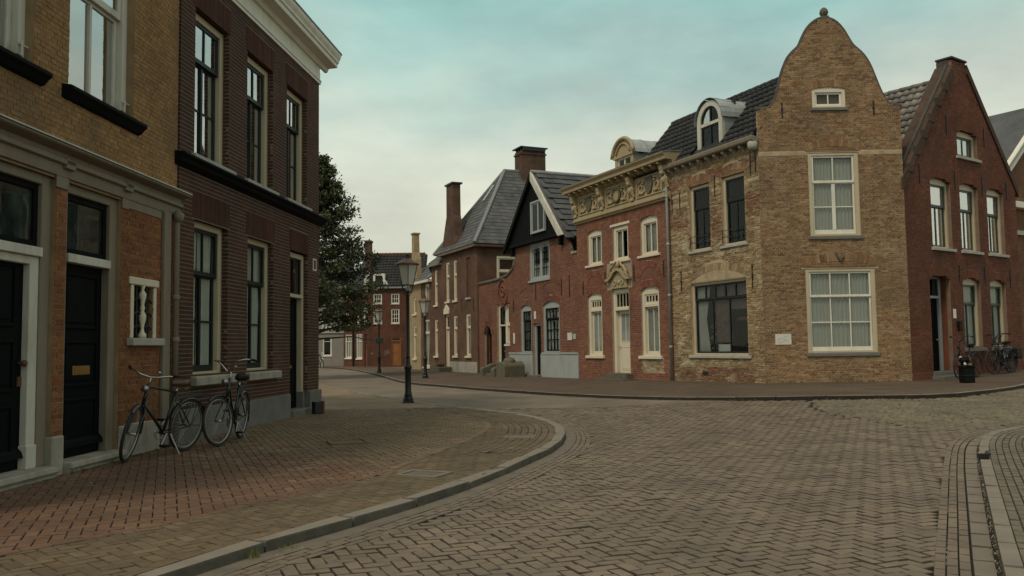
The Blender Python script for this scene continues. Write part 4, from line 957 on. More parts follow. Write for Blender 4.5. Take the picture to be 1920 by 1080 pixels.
# side front (faces the street going back)
Dm = Matrix.Rotation(R(DA+.9), 4, 'Z') @ Matrix.Translation((-4.40, 0, 0))
do = [(0, 0), (4.37, 0), (4.37, 7.2), (0, 7.2)]
BW, W1, W2 = (.98, 3.70, .98, 3.26), (1.05, 2.10, 4.28, 6.34), (2.68, 3.75, 4.28, 6.36)
brick_wall(h, do, [BW, W1, W2], 'b_rough', 'mortar_pale', Mx=Dm, skip=[(.85, 3.83, 3.26, 3.27, .62), (.95, 2.2, 6.34, 6.35, .45), (2.58, 3.85, 6.36, 6.37, .45), (.02, .98, 5.80, 5.92), (.02, .98, 6.10, 6.22), (3.85, 4.36, 6.0, 6.12), (2.2, 2.58, 6.0, 6.12)], H=.060, L=.20, yj=.018, jit=.007, rough=True, singles=250,
    zones=[(3.8, 4.4, 5.0, 5.75, 'b_mixed'), (.05, .9, 5.1, 5.75, 'b_mixed'), (2.15, 2.6, 4.6, 5.6, 'b_mixed'), (.3, 3.9, .2, .62, 'b_mixed'), (.0, 4.4, 6.35, 6.75, 'b_mixed')], name='side_front')
for a in ((.03, .97, 5.80, 5.92), (.03, .97, 6.10, 6.20), (3.86, 4.36, 6.0, 6.11), (2.2, 2.58, 6.0, 6.11)): bx(h, 'stone_band', 'bandstone', a[0], a[1], -.012, .08, a[2], a[3], Mx=Dm)
arch(h, .92, 3.78, 3.30, .30, .20, 'b_rough', Mx=Dm, t=.12); arch(h, .97, 2.18, 6.36, .16, .17, 'b_mixed', Mx=Dm); arch(h, 2.60, 3.83, 6.38, .16, .17, 'b_mixed', Mx=Dm)
part('arch_infill', 'bandstone', h, lambda m: m.prism([(3.70, 3.265), (.98, 3.265)]+archpts(.98, 3.70, 3.266, .31), -.004, .08), Dm)
part('arch_infill', 'tex_pale', h, lambda m: (m.prism([(2.11, 6.345), (1.04, 6.345)]+archpts(1.04, 2.11, 6.346, .15), -.004, .08), m.prism([(3.76, 6.365), (2.67, 6.365)]+archpts(2.67, 3.76, 6.366, .15), -.004, .08)), Dm)
bw = window(h, *BW, y=.07, cw=.10, cmat='cream', smat='greenblack', tz=2.68, top=(5, 1), bot=(3, 1), sw=.055, bar=.045, step=.02, Mx=Dm, curt=[(.0, .26, 0, 1, 'curtain_grey', .35), (.35, .66, .16, 1, 'curtain_pink', .1), (.66, .98, .62, 1, 'curtain_pink')], sill=(.13, .10, .06, 'sill_stone'), rm=1.2)
part('window_plants', 'weed', bw, lambda m: [m.sphere((1.75+random.uniform(-.12, .12), .33+random.uniform(-.05, .05), 1.1+random.random()*.9), random.uniform(.03, .07), 6, 4) for _ in range(26)])
part('window_card', 'whiteplastic', bw, lambda m: m.box(1.98, 2.55, .26, .27, 1.06, 1.30))
part('table_post', 'orange_door', bw, lambda m: (m.box(3.18, 3.26, .50, .56, 1.0, 2.2), m.box(2.62, 3.6, .48, .58, 2.02, 2.12)))
for W_ in (W1, W2):
    wn = window(h, *W_, y=.07, cw=.10, cmat='cream', smat='greenblack', tz=5.58, top=(1, 1), bot=(2, 1), sw=.06, bar=.05, step=.03, Mx=Dm, curt=[], sill=(.10, .09, .06, 'sill_stone'))
    rl = MB()
    for z in (4.52, 4.72): rl.path([(W_[0]-.02, -.03, z), (W_[1]+.02, -.03, z)], .010, 6)
    for x in (W_[0]+.02, (W_[0]+W_[1])/2, W_[1]-.02): rl.path([(x, -.03, 4.36), (x, -.03, 4.76)], .010, 6)
    rl.build('window_guard', 'iron', wn)
for x, z0, z1 in ((.12, 5.7, 6.3), (.55, 5.75, 6.25), (2.38, 5.85, 6.5), (4.05, 6.2, 6.9), (4.27, 6.25, 6.95), (.52, 3.0, 3.7), (3.98, 2.9, 3.6)): anchor(h, x, z0, z1, Dm)
gt = part('gutter', 'greige', h, lambda m: m.prof([(.0, 7.10), (-.24, 7.10), (-.27, 7.14), (-.28, 7.24), (-.25, 7.27), (.0, 7.22)], -.05, 4.44), Dm, bev=.005)
for k in range(11):
    x = .18+k*.40; MB().prof([(0, 7.098), (-.20, 7.098), (-.18, 7.03), (-.08, 6.99), (0, 6.93)], x-.05, x+.05).build('gutter_bracket', 'sill_stone', gt, bev=.008)
MB().lathe([(.10, 0), (.14, .08), (.15, .2), (.12, .24)], (4.32, -.14, 6.86), 10).build('corner_console', 'sill_stone', gt, smooth=True)
bx(h, 'air_brick', 'iron', 1.52, 1.78, -.022, .02, .36, .47, Mx=Dm)
# roof over the corner house (parallel to the side front)
rf = empty('roof'); rf.parent = h; rf.matrix_basis = Dm
RZ, RYY = 9.42, 1.84
sl = Vector((0, RYY+.12, RZ-7.2)); SL = sl.length
part('roof_boarding', 'tile_dark', rf, lambda m: m.add([(-2.35, -.12, 7.19), (4.2, -.12, 7.19), (4.9, RYY, RZ-.03), (-2.35, RYY, RZ-.03), (-2.35, 4.0, 7.1), (5.4, 4.0, 7.1)], [(0, 1, 2, 3), (3, 2, 5, 4), (0, 3, 4)]))
def keep_c(x, y):
    xx = -2.35+x; f = y/SL
    if xx > 4.25+.75*f: return False
    if 1.28 < xx < 2.62 and f < .42: return False
    return True
tiles(rf, (-2.35, -.13, 7.21), (1, 0, 0), sl, 31, 10, .235, .30, 'tile_dark', keep_c, singles=220, wave=.045, lap=.035)
part('ridge_tiles', 'tile_dark', rf, lambda m: [m.path([(-2.35+k*.36, RYY, RZ+.03), (-2.35+k*.36+.38, RYY, RZ+.045)], .085, 8) for k in range(20)], smooth=True)
part('verge_board', 'greywhite', rf, lambda m: m.add([(-2.42, -.10, 7.26), (-2.34, -.10, 7.26), (-2.34, RYY, RZ+.07), (-2.42, RYY, RZ+.07), (-2.42, -.10, 7.10), (-2.34, -.10, 7.10), (-2.34, RYY, RZ-.10), (-2.42, RYY, RZ-.10)], [(0, 1, 2, 3), (4, 5, 6, 7), (0, 3, 7, 4), (1, 2, 6, 5), (0, 1, 5, 4)]))
# arched zinc dormer
dm = MB(); X0, X1, DY = 1.32, 2.58, .18; cz = 8.32; rr = (X1-X0)/2
op = [(X0, 7.24)] + [(X0, cz)] + [((X0+X1)/2-rr*math.cos(math.pi*k/14), cz+rr*1.05*math.sin(math.pi*k/14)) for k in range(1, 14)] + [(X1, cz), (X1, 7.24)]
ip = [(X0+.17, 7.42), (X0+.17, cz)] + [((X0+X1)/2-(rr-.17)*math.cos(math.pi*k/14), cz+(rr-.15)*math.sin(math.pi*k/14)) for k in range(1, 14)] + [(X1-.17, cz), (X1-.17, 7.42)]
n = len(op)
vs = [(x, DY, z) for x, z in op]+[(x, DY, z) for x, z in ip]+[(x, DY+.12, z) for x, z in ip]+[(x, DY+.12, z) for x, z in op]
fs = []
for i in range(n-1):
    fs += [(i, i+1, n+i+1, n+i), (n+i, n+i+1, 2*n+i+1, 2*n+i), (i, 3*n+i, 3*n+i+1, i+1)]
fs += [(0, n, 2*n-1, n-1)]
dm.add(vs, fs); dmo = dm.build('dormer', 'greywhite', h, Dm, bev=.004)
ring(MB(), X0+.17, X1-.17, 7.42, 8.20, .045, DY+.05, DY+.09).build('sash', 'greenblack', dmo); MB().box(1.92, 1.98, DY+.045, DY+.09, 7.46, 8.9).build('glazing_bar', 'greenblack', dmo)
MB().box(X0+.17, X1-.17, DY+.02, DY+.10, 8.20, 8.30).build('transom', 'greywhite', dmo, bev=.004)
MB().torus(Matrix.Translation(((X0+X1)/2, DY+.07, cz)), rr-.185, .028, 20, 6, 0, math.pi).build('arched_sash', 'greenblack', dmo)
for x0, x1 in ((X0+.21, 1.92), (1.98, X1-.21)): MB().quad((x0, DY+.075, 7.46), (x1, DY+.075, 7.46), (x1, DY+.075, 8.2), (x0, DY+.075, 8.2)).build('pane', 'glass', dmo, fix=False)
for sgn in (0, 1):
    m_ = MB(); c0 = 1.95; pts = [(c0, cz)] + [(c0+(-1 if sgn == 0 else 1)*(rr-.2)*math.cos(math.pi/2*k/8), cz+(rr-.2)*math.sin(math.pi/2*k/8)) for k in range(9)]
    m_.add([(x, DY+.075, z) for x, z in pts], [tuple(range(len(pts)))]); m_.build('pane', 'glass', dmo, fix=False)
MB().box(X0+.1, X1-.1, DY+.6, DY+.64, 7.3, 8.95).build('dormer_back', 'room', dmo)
zr = MB(); NP = 14
def zr_pt(k, y): t = math.pi*k/NP; return ((X0+X1)/2-(rr+.06)*math.cos(t), y, cz+(rr*1.05+.06)*math.sin(t))
ylist = [DY-.06, DY+.35, DY+.75, DY+1.15, DY+1.6]
for r_, (ya, yb) in enumerate(zip(ylist, ylist[1:])):
    for k in range(NP):
        d_ = .012*((r_+k//2) % 2); off = Vector((0, 0, d_))
        zr.quad(*(Vector(p)+off for p in (zr_pt(k, ya), zr_pt(k+1, ya), zr_pt(k+1, yb), zr_pt(k, yb))))
zr.build('zinc_sheet', 'zinc', dmo)
part('zinc_seam', 'lead', dmo, lambda m: [m.path([zr_pt(k, ylist[0]) if False else zr_pt(k+(i % 2), yl) for k in range(0, NP+1-(i % 2), 1)], .010, 5) for i, yl in enumerate(ylist)] + [m.path([zr_pt(k, ylist[i]), zr_pt(k+1, (ylist[i]+ylist[i+1])/2), zr_pt(k, ylist[i+1])], .009, 5) for i in range(4) for k in range(1, NP-1, 4)])
for x in (X0, X1): MB().quad((x, DY+.12, 7.3), (x, 1.5, 7.3), (x, 1.5, cz), (x, DY+.12, cz)).build('dormer_cheek', 'zinc', dmo)
part('roof_vent_box', 'lead', h, lambda m: m.prism([(.0, 7.30), (.42, 7.30), (.36, 7.72), (.10, 7.66)], .05, .5), Dm, bev=.01)
# rain pipe between corner house and ornate house
rpz = MB(); rpz.path([(-.04, -.09, 7.05), (-.04, -.16, 6.9), (-.04, -.11, 6.6), (-.04, -.10, .05)], .05, 10)
for z in (1.2, 2.9, 4.6, 6.2): rpz.lathe([(.06, 0), (.066, .02), (.066, .06), (.06, .08)], (-.04, -.10, z), 10)
rpz.build('rain_pipe', 'zinc', h, Dm, smooth=True)

# ---- ornate red brick house with ochre frieze ---------------------------------------
h = house('ornate_red_house', (2.631, 34.114), DA, 'narrow red brick house with carved ochre frieze and cream front door')
OW = [(.86, 1.96), (2.76, 3.85), (4.64, 5.73)]
U = [(a, b, 4.45, 5.70, .10) for a, b in OW]; U[1] = (2.76, 3.85, 4.45, 5.72)
GW = [(.78, 1.88), (4.58, 5.71)]; GD = (2.60, 3.82)
brick_wall(h, [(0, -.05), (6.52, -.05), (6.52, 6.35), (0, 6.35)], U+[(a, b, .95, 3.22, .13) for a, b in GW]+[(*GD, .30, 3.38)], 'b_red', 'mortar_red',
    skip=[(a-.08, b+.08, 5.72, 5.73, .32) for a, b in OW]+[(a-.08, b+.08, 3.24, 3.25, .32) for a, b in GW]+[(a-.05, b+.05, 3.62, 3.63, .60) for a, b in GW]+[(2.3, 4.05, 3.40, 4.35)], H=.066, L=.215, yj=.003, singles=220, zones=[(4.5, 5.9, .35, .85, 'b_rough')])
for a, b in OW: arch(h, a-.06, b+.06, 5.71 if a != 2.76 else 5.80, .11 if a != 2.76 else .04, .21, 'b_red')
for a, b in GW:
    arch(h, a-.04, b+.04, 3.23, .14, .20, 'b_red')
    arch(h, a-.02, b+.02, 3.66, .38, .18, 'b_red', y=-.012)
    part('blind_arch_infill', 'b_red3', h, lambda m: m.prism([(b+.02, 3.62), (a-.02, 3.62)]+archpts(a-.02, b+.02, 3.63, .40), -.002, .06))
for i, (a, b) in enumerate(OW):
    window(h, a, b, 4.45, 5.70, rise=.10 if i != 1 else 0, y=.06, cw=.15, cmat='cream2', smat='cream2', bot=(2, 1), sw=.05, bar=.06, curt=[(0, 1, 0, 1, 'curtain_grey')] if i != 1 else [(0, .5, 0, 1, 'curtain_grey')], sill=(.14, .10, .06, 'cream2'))
bx(h, 'lintel', 'cream2', 2.60, 3.95, -.012, .1, 5.705, 5.80)
for a, b in GW:
    window(h, a, b, .95, 3.22, rise=.13, y=.06, cw=.15, cmat='cream2', smat='cream2', tz=2.68, top=(4, 1), bot=(2, 1), sw=.06, bar=.045, tbar=.10, step=.06, curt=[(0, 1, 0, .76, 'curtain_grey')], sill=(.15, .12, .07, 'cream2'), bot_wb=.10)
door(h, *GD, .30, 3.38, .22, 'cream2', panels=[(.14, .86, .05, .42)], glz=[(.16, .84, .50, .96, 2)], fw=.15, fmat='cream2', tz=2.64, tcols=4, fy=.08, fd=.2, tmat='cream2', tb=.10, handle=(.1, 1.25, 'brass'))
bx(h, 'doorstep', 'darkstone', 2.45, 3.98, -.30, .25, .13, .296); bx(h, 'doorstep', 'darkstone', 2.2, 4.3, -.62, .0, -.06, .125)
# carved door pediment
pd = part('door_pediment', 'yellow', h, lambda m: m.prism([(2.38, 3.68), (2.62, 3.70), (2.80, 3.80), (3.0, 3.98), (3.21, 4.05), (3.42, 3.98), (3.62, 3.80), (3.80, 3.70), (4.04, 3.68), (4.04, 3.77), (3.82, 3.80), (3.66, 3.90), (3.46, 4.08), (3.21, 4.15), (2.96, 4.08), (2.76, 3.90), (2.60, 3.80), (2.38, 3.77)], -.16, .02), bev=.008)
MB().prism([(2.66, 3.40), (3.76, 3.40), (3.76, 3.70), (3.60, 3.80), (3.42, 3.95), (3.21, 4.02), (3.0, 3.95), (2.82, 3.80), (2.66, 3.70)], -.05, .02).build('tympanum', 'yellow', pd, bev=.006)
sc2 = MB()
for s_ in (-1, 1):
    sc2.path([(3.21+s_*x, -.10, z) for x, z in ((.75, 3.80), (.62, 3.86), (.55, 4.02), (.42, 4.18), (.28, 4.22), (.22, 4.32), (.10, 4.38))], [.03, .045, .05, .055, .05, .04, .03], 7)
    sc2.torus(Matrix.Translation((3.21+s_*.55, -.10, 3.98)), .07, .035, 12, 6); sc2.torus(Matrix.Translation((3.21+s_*.25, -.06, 3.60)), .08, .03, 12, 6)
sc2.sphere((3.21, -.08, 4.26), .10, 10, 6, (1, .6, 1.1)).sphere((3.21, -.05, 3.62), .10, 10, 6, (1, .5, 1))
sc2.build('scrollwork', 'yellow', pd, smooth=True)
for x, z0, z1 in ((.48, 3.35, 3.85), (2.18, 3.6, 4.05), (4.20, 3.6, 4.15), (6.05, 3.6, 4.15)): anchor(h, x, z0, z1)
# frieze and cornice
fz = part('frieze', 'yellow', h, lambda m: m.box(-.02, 6.54, -.05, .1, 6.36, 7.30), bev=.006)
MB().prof([(.0, 6.16), (-.06, 6.16), (-.08, 6.21), (-.14, 6.25), (-.14, 6.32), (-.09, 6.34), (-.09, 6.40), (0, 6.40)], -.06, 6.58).build('architrave', 'yellow', fz, bev=.005)
MB().prof([(.0, 7.28), (-.12, 7.28), (-.14, 7.33), (-.16, 7.40), (-.44, 7.42), (-.45, 7.52), (-.48, 7.56), (-.53, 7.62), (-.53, 7.65), (.3, 7.70), (.3, 7.28)], -.38, 6.90).build('cornice', 'yellow', fz, bev=.005)
MB().prof([(.3, 7.702), (-.535, 7.652), (-.54, 7.67), (.3, 7.74)], -.40, 6.92).build('cornice_capping', 'lead', fz)
for k in range(15):
    x = .12+k*.448; MB().prof([(-.05, 7.40), (-.40, 7.40), (-.41, 7.35), (-.30, 7.30), (-.12, 7.26), (-.05, 7.22)], x-.05, x+.05).build('modillion', 'yellow', fz, bev=.006)
for k, xc in enumerate((.10, 2.20, 4.32, 6.42)):        # figure consoles
    c = MB(); c.prof([(-.05, 6.42), (-.14, 6.44), (-.12, 6.56), (-.18, 6.66), (-.20, 6.82), (-.16, 6.92), (-.24, 7.02), (-.30, 7.16), (-.32, 7.28), (-.05, 7.28)], xc-.10, xc+.10)
    c.sphere((xc, -.24, 7.04), .085, 8, 6).sphere((xc, -.18, 6.80), .11, 8, 6, (1, .8, 1.2))
    for s_ in (-1, 1): c.path([(xc+s_*.05, -.17, 6.92), (xc+s_*.15, -.15, 6.84), (xc+s_*.12, -.13, 6.68), (xc+s_*.17, -.11, 6.54)], [.04, .045, .05, .03], 6)
    c.build('figure_console', 'yellow', fz, bev=.004)
for xa, xb in ((.36, 1.94), (2.46, 4.06), (4.58, 6.16)):   # three relief panels
    pn = ring(MB(), xa, xb, 6.46, 7.18, .045, -.085, -.05).build('relief_panel', 'yellow', fz, bev=.006)
    xc = (xa+xb)/2; s3 = MB()
    for s_ in (-1, 1):
        s3.path([(xc+s_*x, -.075, z) for x, z in ((.26, 6.66), (.40, 6.58), (.56, 6.62), (.62, 6.78), (.52, 6.90), (.40, 6.84), (.42, 6.74))], [.03, .045, .045, .04, .035, .03, .02], 6)
        s3.path([(xc+s_*x, -.075, z) for x, z in ((.24, 6.98), (.38, 7.06), (.54, 7.04), (.66, 6.94))], [.03, .04, .035, .02], 6)
        s3.sphere((xc+s_*.36, -.08, 6.95), .055, 7, 5).sphere((xc+s_*.62, -.08, 6.58), .045, 7, 5)
    s3.build('scrollwork', 'yellow', fz, smooth=True)
    mid_ = (xa > 2 and xa < 3)
    sh_ = MB().prism([(xc-.20, 7.10), (xc-.24, 6.84), (xc-.16, 6.62), (xc, 6.50), (xc+.16, 6.62), (xc+.24, 6.84), (xc+.20, 7.10), (xc, 7.14)], -.11, -.05).build('shield', 'yellow' if mid_ else 'darkstone', fz, bev=.015)
    if mid_: MB().torus(Matrix.Translation((xc, -.10, 6.82)), .24, .055, 20, 7).build('wreath', 'darkstone', fz, smooth=True)
# return flank above the neighbour, flat roof and dormer
part('flank_wall', 'w_far_brown', h, lambda m: (m.box(-.0, .1, .13, 7, 5.0, 7.25), m.box(6.42, 6.52, .13, 7, 6.3, 7.25)))
part('roof', 'lead', h, lambda m: m.add([(0, .2, 7.66), (6.52, .2, 7.66), (6.52, 5, 8.0), (0, 5, 8.0)], [(0, 1, 2, 3)]))
X0, X1, DY = 1.75, 3.05, .80
dmo = part('dormer', 'yellow', h, lambda m: (m.box(X0, X0+.18, DY, DY+.2, 7.6, 8.52), m.box(X1-.18, X1, DY, DY+.2, 7.6, 8.52), m.box(X0-.06, X1+.06, DY-.05, DY+.2, 8.50, 8.60)), bev=.006)
tp = [(X1+.10, 8.60), (X0-.10, 8.60)]+archpts(X0-.10, X1+.10, 8.60, .60, 14)
MB().prism(tp, DY-.02, DY+.12).build('dormer_tympanum', 'yellow', dmo)
MB().path([(x, DY-.05, z) for x, z in archpts(X0-.12, X1+.12, 8.60, .62, 16)], .075, 8).build('dormer_hood', 'yellow', dmo, smooth=True)
MB().path([(x, DY-.05, z) for x, z in archpts(X0+.16, X1-.16, 8.64, .38, 12)], .035, 6).build('dormer_moulding', 'yellow', dmo, smooth=True)
ring(MB(), X0+.18, X1-.18, 7.62, 8.50, .06, DY+.04, DY+.10).build('sash', 'cream2', dmo); MB().box(2.37, 2.43, DY+.04, DY+.10, 7.68, 8.46).build('glazing_bar', 'cream2', dmo)
for x0, x1 in ((X0+.24, 2.37), (2.43, X1-.24)): MB().quad((x0, DY+.07, 7.68), (x1, DY+.07, 7.68), (x1, DY+.07, 8.46), (x0, DY+.07, 8.46)).build('pane', 'glass', dmo, fix=False)
MB().box(X0+.1, X1-.1, DY+.5, DY+.54, 7.6, 8.7).build('dormer_back', 'room', dmo)
ap = archpts(X0-.16, X1+.16, 8.56, .64, 14); zz = MB()
for ya, yb in ((DY-.10, DY+.6), (DY+.6, DY+1.3), (DY+1.3, DY+2.6)):
    for p, q in zip(ap, ap[1:]): zz.quad((p[0], ya, p[1]), (q[0], ya, q[1]), (q[0], yb, q[1]), (p[0], yb, p[1]))
zz.build('zinc_sheet', 'zinc', dmo)
part('zinc_seam', 'lead', dmo, lambda m: [m.path([(x, y_, z+.008) for x, z in ap], .010, 5) for y_ in (DY-.1, DY+.6, DY+1.3)] + [m.path([(ap[k][0], DY-.1, ap[k][1]+.008), (ap[min(14, k+4)][0], DY+1.9, ap[min(14, k+4)][1]+.008)], .008, 5) for k in (4, 7, 10)])
for x in (X0, X1): MB().quad((x, DY+.2, 7.6), (x, DY+2.5, 7.6), (x, DY+2.5, 8.55), (x, DY+.2, 8.55)).build('dormer_cheek', 'zinc', dmo)
part('skylight_dome', 'lamp_glass', h, lambda m: m.sphere((.95, 1.6, 7.86), .5, 12, 8, (1, 1, .6)), smooth=True)

# ---- black gable house ---------------------------------------------------------------
h = house('black_gable_house', (-1.723, 43.757), DA, 'red brick house with black timber gable, grey-white plinth and curved shoulder wall')
BL = 10.58
out_ = [(0.05, -.05), (BL, -.05), (BL, 5.05), (10.1, 5.1), (9.9, 5.6), (9.3, 6.0), (4.65, 6.0), (4.55, 5.3), (4.35, 4.95), (3.7, 4.68), (2.5, 4.56), (.05, 4.52)]
HB = [(6.12, 8.14, 4.25, 5.90), (5.10, 6.25, 1.06, 3.05, .17), (7.40, 8.96, 1.06, 3.08, .18), (6.38, 7.18, .06, 2.34), (2.36, 3.30, .20, 3.36), (3.305, 3.88, 1.45, 3.36), (.72, 1.66, .3, 1.95, .42)]
brick_wall(h, out_, HB, 'b_red3', 'mortar_red', skip=[(5.0, 6.35, 3.06, 3.07, .38), (7.3, 9.06, 3.1, 3.11, .38), (.6, 1.78, 1.95, 1.96, .62)], H=.066, L=.215, singles=0, yj=.004)
arch(h, 5.08, 6.27, 3.07, .16, .20, 'b_red3'); arch(h, 7.38, 8.98, 3.10, .17, .20, 'b_red3'); arch(h, .72, 1.66, 1.97, .44, .20, 'b_red3', y=-.02)
for a, b, z in ((5.1, 6.3, 3.75), (7.4, 9.0, 3.85)): arch(h, a, b, z, .22, .12, 'b_red3', y=-.014)
window(h, 6.12, 8.14, 4.25, 5.90, y=.05, cw=.15, cmat='bluegrey', smat='bluegrey', bot=(2, 1), sw=.10, bar=.18, curt=[(.05, .45, 0, .45, 'curtain'), (.55, .95, 0, .45, 'curtain')], sill=(.06, .10, .06, 'bluegrey'))
gg = MB()
for x0, x1 in ((6.45, 7.0), (7.27, 7.82)):
    for k in range(1, 3): gg.box(x0+(x1-x0)*k/3-.02, x0+(x1-x0)*k/3+.02, .085, .10, 4.4, 5.75)
    for k in range(1, 4): gg.box(x0, x1, .085, .10, 4.4+1.35*k/4-.02, 4.4+1.35*k/4+.02)
gg.build('window_lattice', 'black', h)
for a, b, c, d, r_ in ((5.10, 6.25, 1.06, 3.05, .17), (7.40, 8.96, 1.06, 3.08, .18)):
    window(h, a, b, c, d, rise=r_, y=.05, cw=.14, cmat='bluegrey', smat='black', tz=2.45, top=(4, 1), bot=(4, 3), sw=.06, bar=.045, curt=[(0, .45, 0, .9, 'curtain_grey'), (.55, 1, 0, .9, 'curtain_grey')], sill=(.10, .10, .07, 'bluegrey'))
door(h, 6.38, 7.18, .06, 2.34, .16, 'doorblack', panels=[(.15, .85, .08, .40), (.15, .85, .5, .94)], fw=.12, fmat='bluegrey', handle=(.15, 1.05, 'brass'))
door(h, 2.36, 3.30, .20, 3.36, .16, 'doorblack', panels=[(.15, .85, .08, .40), (.15, .85, .5, .94)], fw=.14, fmat='cream2', tz=2.35, tcols=2, handle=(.8, 1.1, 'brass'))
window(h, 3.305, 3.88, 1.45, 3.36, y=.10, cw=.09, cmat='cream2', smat='cream2', tz=2.35, top=(1, 1), bot=(1, 1), sw=.06, tbar=.08, curt=[(0, 1, 0, .7, 'curtain_grey')], sill=(.03, .10, .05, 'cream2'))
door(h, .72, 1.66, .30, 2.42, .30, 'doorblack', fw=.04, fmat='b_red3')
part('arch_door_head', 'black', h, lambda m: m.prism([(1.64, 1.96), (.74, 1.96)]+archpts(.74, 1.64, 1.97, .40), .20, .28))
pl = MB(); pl.box(3.86, 6.365, -.05, .1, -.06, .98).box(7.195, BL+.0, -.05, .1, -.06, .98); pl = pl.build('plinth', 'plinth_grey', h, bev=.008)
MB().box(3.84, 5.0, -.08, .06, .982, 1.05).box(9.08, BL, -.08, .06, .982, 1.05).build('plinth_coping', 'bluegrey', pl, bev=.006)
bx(h, 'doorstep', 'bluestone', 6.1, 7.3, -.28, .2, -.06, .07)
part('wall_coping', 'darkstone', h, lambda m: m.path([(.0, .02, 4.55), (2.5, .02, 4.59), (3.7, .02, 4.71), (4.33, .02, 4.98), (4.53, .02, 5.32)], .09, 8), smooth=True)
part('round_medallion', 'b_red3', h, lambda m: (m.torus(Matrix.Translation((3.15, -.02, 3.90)) @ Matrix.Scale(1.25, 4, (0, 0, 1)), .52, .05, 28, 6), m.torus(Matrix.Translation((3.15, -.02, 3.98)), .25, .035, 18, 6), m.path([(2.85, -.02, 4.0), (3.05, -.04, 4.1), (3.25, -.04, 3.95), (3.45, -.02, 4.05)], .035, 6)))
for x, z0, z1 in ((6.75, 3.3, 4.1), (9.2, 3.4, 4.1), (4.35, 2.9, 3.5), (9.9, 3.3, 4.2)): anchor(h, x, z0, z1)
for x0, x1, z0, z1, mt in ((9.68, 10.05, 1.55, 1.85, 'paper'), (10.12, 10.40, 1.58, 1.80, 'sill_stone'), (4.30, 4.48, 1.45, 1.95, 'paper'), (6.56, 6.76, 2.52, 2.86, 'paper')): bx(h, 'wall_plaque', mt, x0, x1, -.03, -.008, z0, z1)
# timber gable hung in front of the wall, ridge running back
RX, GY = 7.0, -.18
gbl = part('timber_gable', 'black', h, lambda m: m.prism([(4.15, 5.98), (9.6, 5.98), (RX, 8.86)], GY, GY+.06))
for k in range(30):
    x = 4.35+k*.18; zt = 5.98+2.88*(1-(abs(x-RX)/2.85 if x < RX else (x-RX)/2.6))-.06
    if zt > 6.15: MB().box(x-.08, x+.08, GY-.018, GY-.002, 6.02, zt).build('plank', 'black', gbl)
MB().box(4.1, 9.7, GY-.05, .02, 5.88, 6.02).build('gable_beam', 'black', gbl, bev=.01)
window(h, 6.88, 8.24, 6.24, 7.66, y=GY-.11, cw=.08, cmat='bluegrey', smat='bluegrey', bot=(2, 1), sw=.06, bar=.10, curt=[], rm=.4)
def barge(s_, mat):
    e = RX+(2.92 if s_ > 0 else -3.25); m = MB()
    a = [(RX, 9.02), (e, 5.86), (e-.36, 5.84), (RX, 8.60)] if s_ > 0 else [(RX, 9.02), (e, 5.74), (e+.20, 5.66), (RX, 8.74)]
    m.prism(a if s_ < 0 else a[::-1], GY-.16, GY-.05); return m.build('bargeboard', mat, gbl, bev=.004)
barge(-1, 'black'); bb = barge(1, 'greywhite')
part('brace', 'black', gbl, lambda m: (m.box(4.45, 4.6, GY, .0, 5.5, 5.92), m.box(9.3, 9.45, GY, .0, 5.5, 5.92)))
EX, EZ = 10.02, 5.78
rf = part('roof', 'tile_wide', h, lambda m: m.add([(RX, GY-.04, 8.95), (RX, 8, 8.95), (EX, GY-.04, EZ-.04), (EX, 8, EZ-.04), (3.8, GY-.04, 5.70), (3.8, 8, 5.70)], [(0, 2, 3, 1), (0, 1, 5, 4)]))
slv = Vector((RX-EX, 0, 8.98-EZ)); tiles(h, (EX, 8.0, EZ), (0, -1, 0), slv, 17, 12, .49, slv.length/12, 'tile_wide', lambda x, y: x < 8.05, singles=150, flat=True, stagger=True, lap=.05, thick=.045)
part('ridge_capping', 'slate_pale', h, lambda m: m.path([(RX, GY-.1, 9.02), (RX, 8, 9.02)], .09, 8), smooth=True)
part('eaves_gutter', 'black', h, lambda m: m.box(9.92, 10.10, -.05, 7, 5.62, 5.74)); part('wall_capping', 'stone', h, lambda m: m.box(10.12, BL, -.04, .2, 5.05, 5.14))
part('flank_wall', 'w_slate_house', h, lambda m: m.box(BL-.12, BL-.005, .12, 7, 0, 5.6))
# stone stoop with scrolled cheeks in front
st = empty('stone_stoop', (*(Vector((-1.723, 43.757))+Vector((.4115, -.9114))*4.75+Vector((-.9114, -.4115))*.85), 0), R(DA), 'dark mossy stone stoop with rounded cheek blocks below the cream-framed door', 'stoop')
st.scale = (.92, .9, .82)
def cheek(x, w_, y0, y1, zt): return MB().prof([(y0, -.06), (y0, .38), (y0+.10, .48), (y0+.3, .52), (y0+.55, zt*.85), (y1, zt), (y1, -.06)], x, x+w_).build('cheek_block', 'darkstone', st, bev=.04)
cheek(-1.05, .30, -.75, .9, .78); cheek(.35, .32, -.75, .9, .82)
for k in range(4): MB().box(-.74, .34, -.55+.33*k, .9, -.06+.005*k, .13+.14*k).build('step', 'darkstone', st, bev=.02)
MB().prism([(.70, -.06), (1.72, -.06), (1.74, .60), (1.62, .74), (1.40, .80), (.86, .80), (.72, .66)], -.62, .5).build('pier_block', 'darkstone', st, bev=.05)
MB().sphere((1.22, -.10, .80), .34, 12, 7, (1.0, .9, .75)).build('pier_boulder', 'darkstone', st, smooth=True)
MB().box(-1.75, -1.10, -.2, .9, -.06, .30).build('step', 'stone', st, bev=.02)

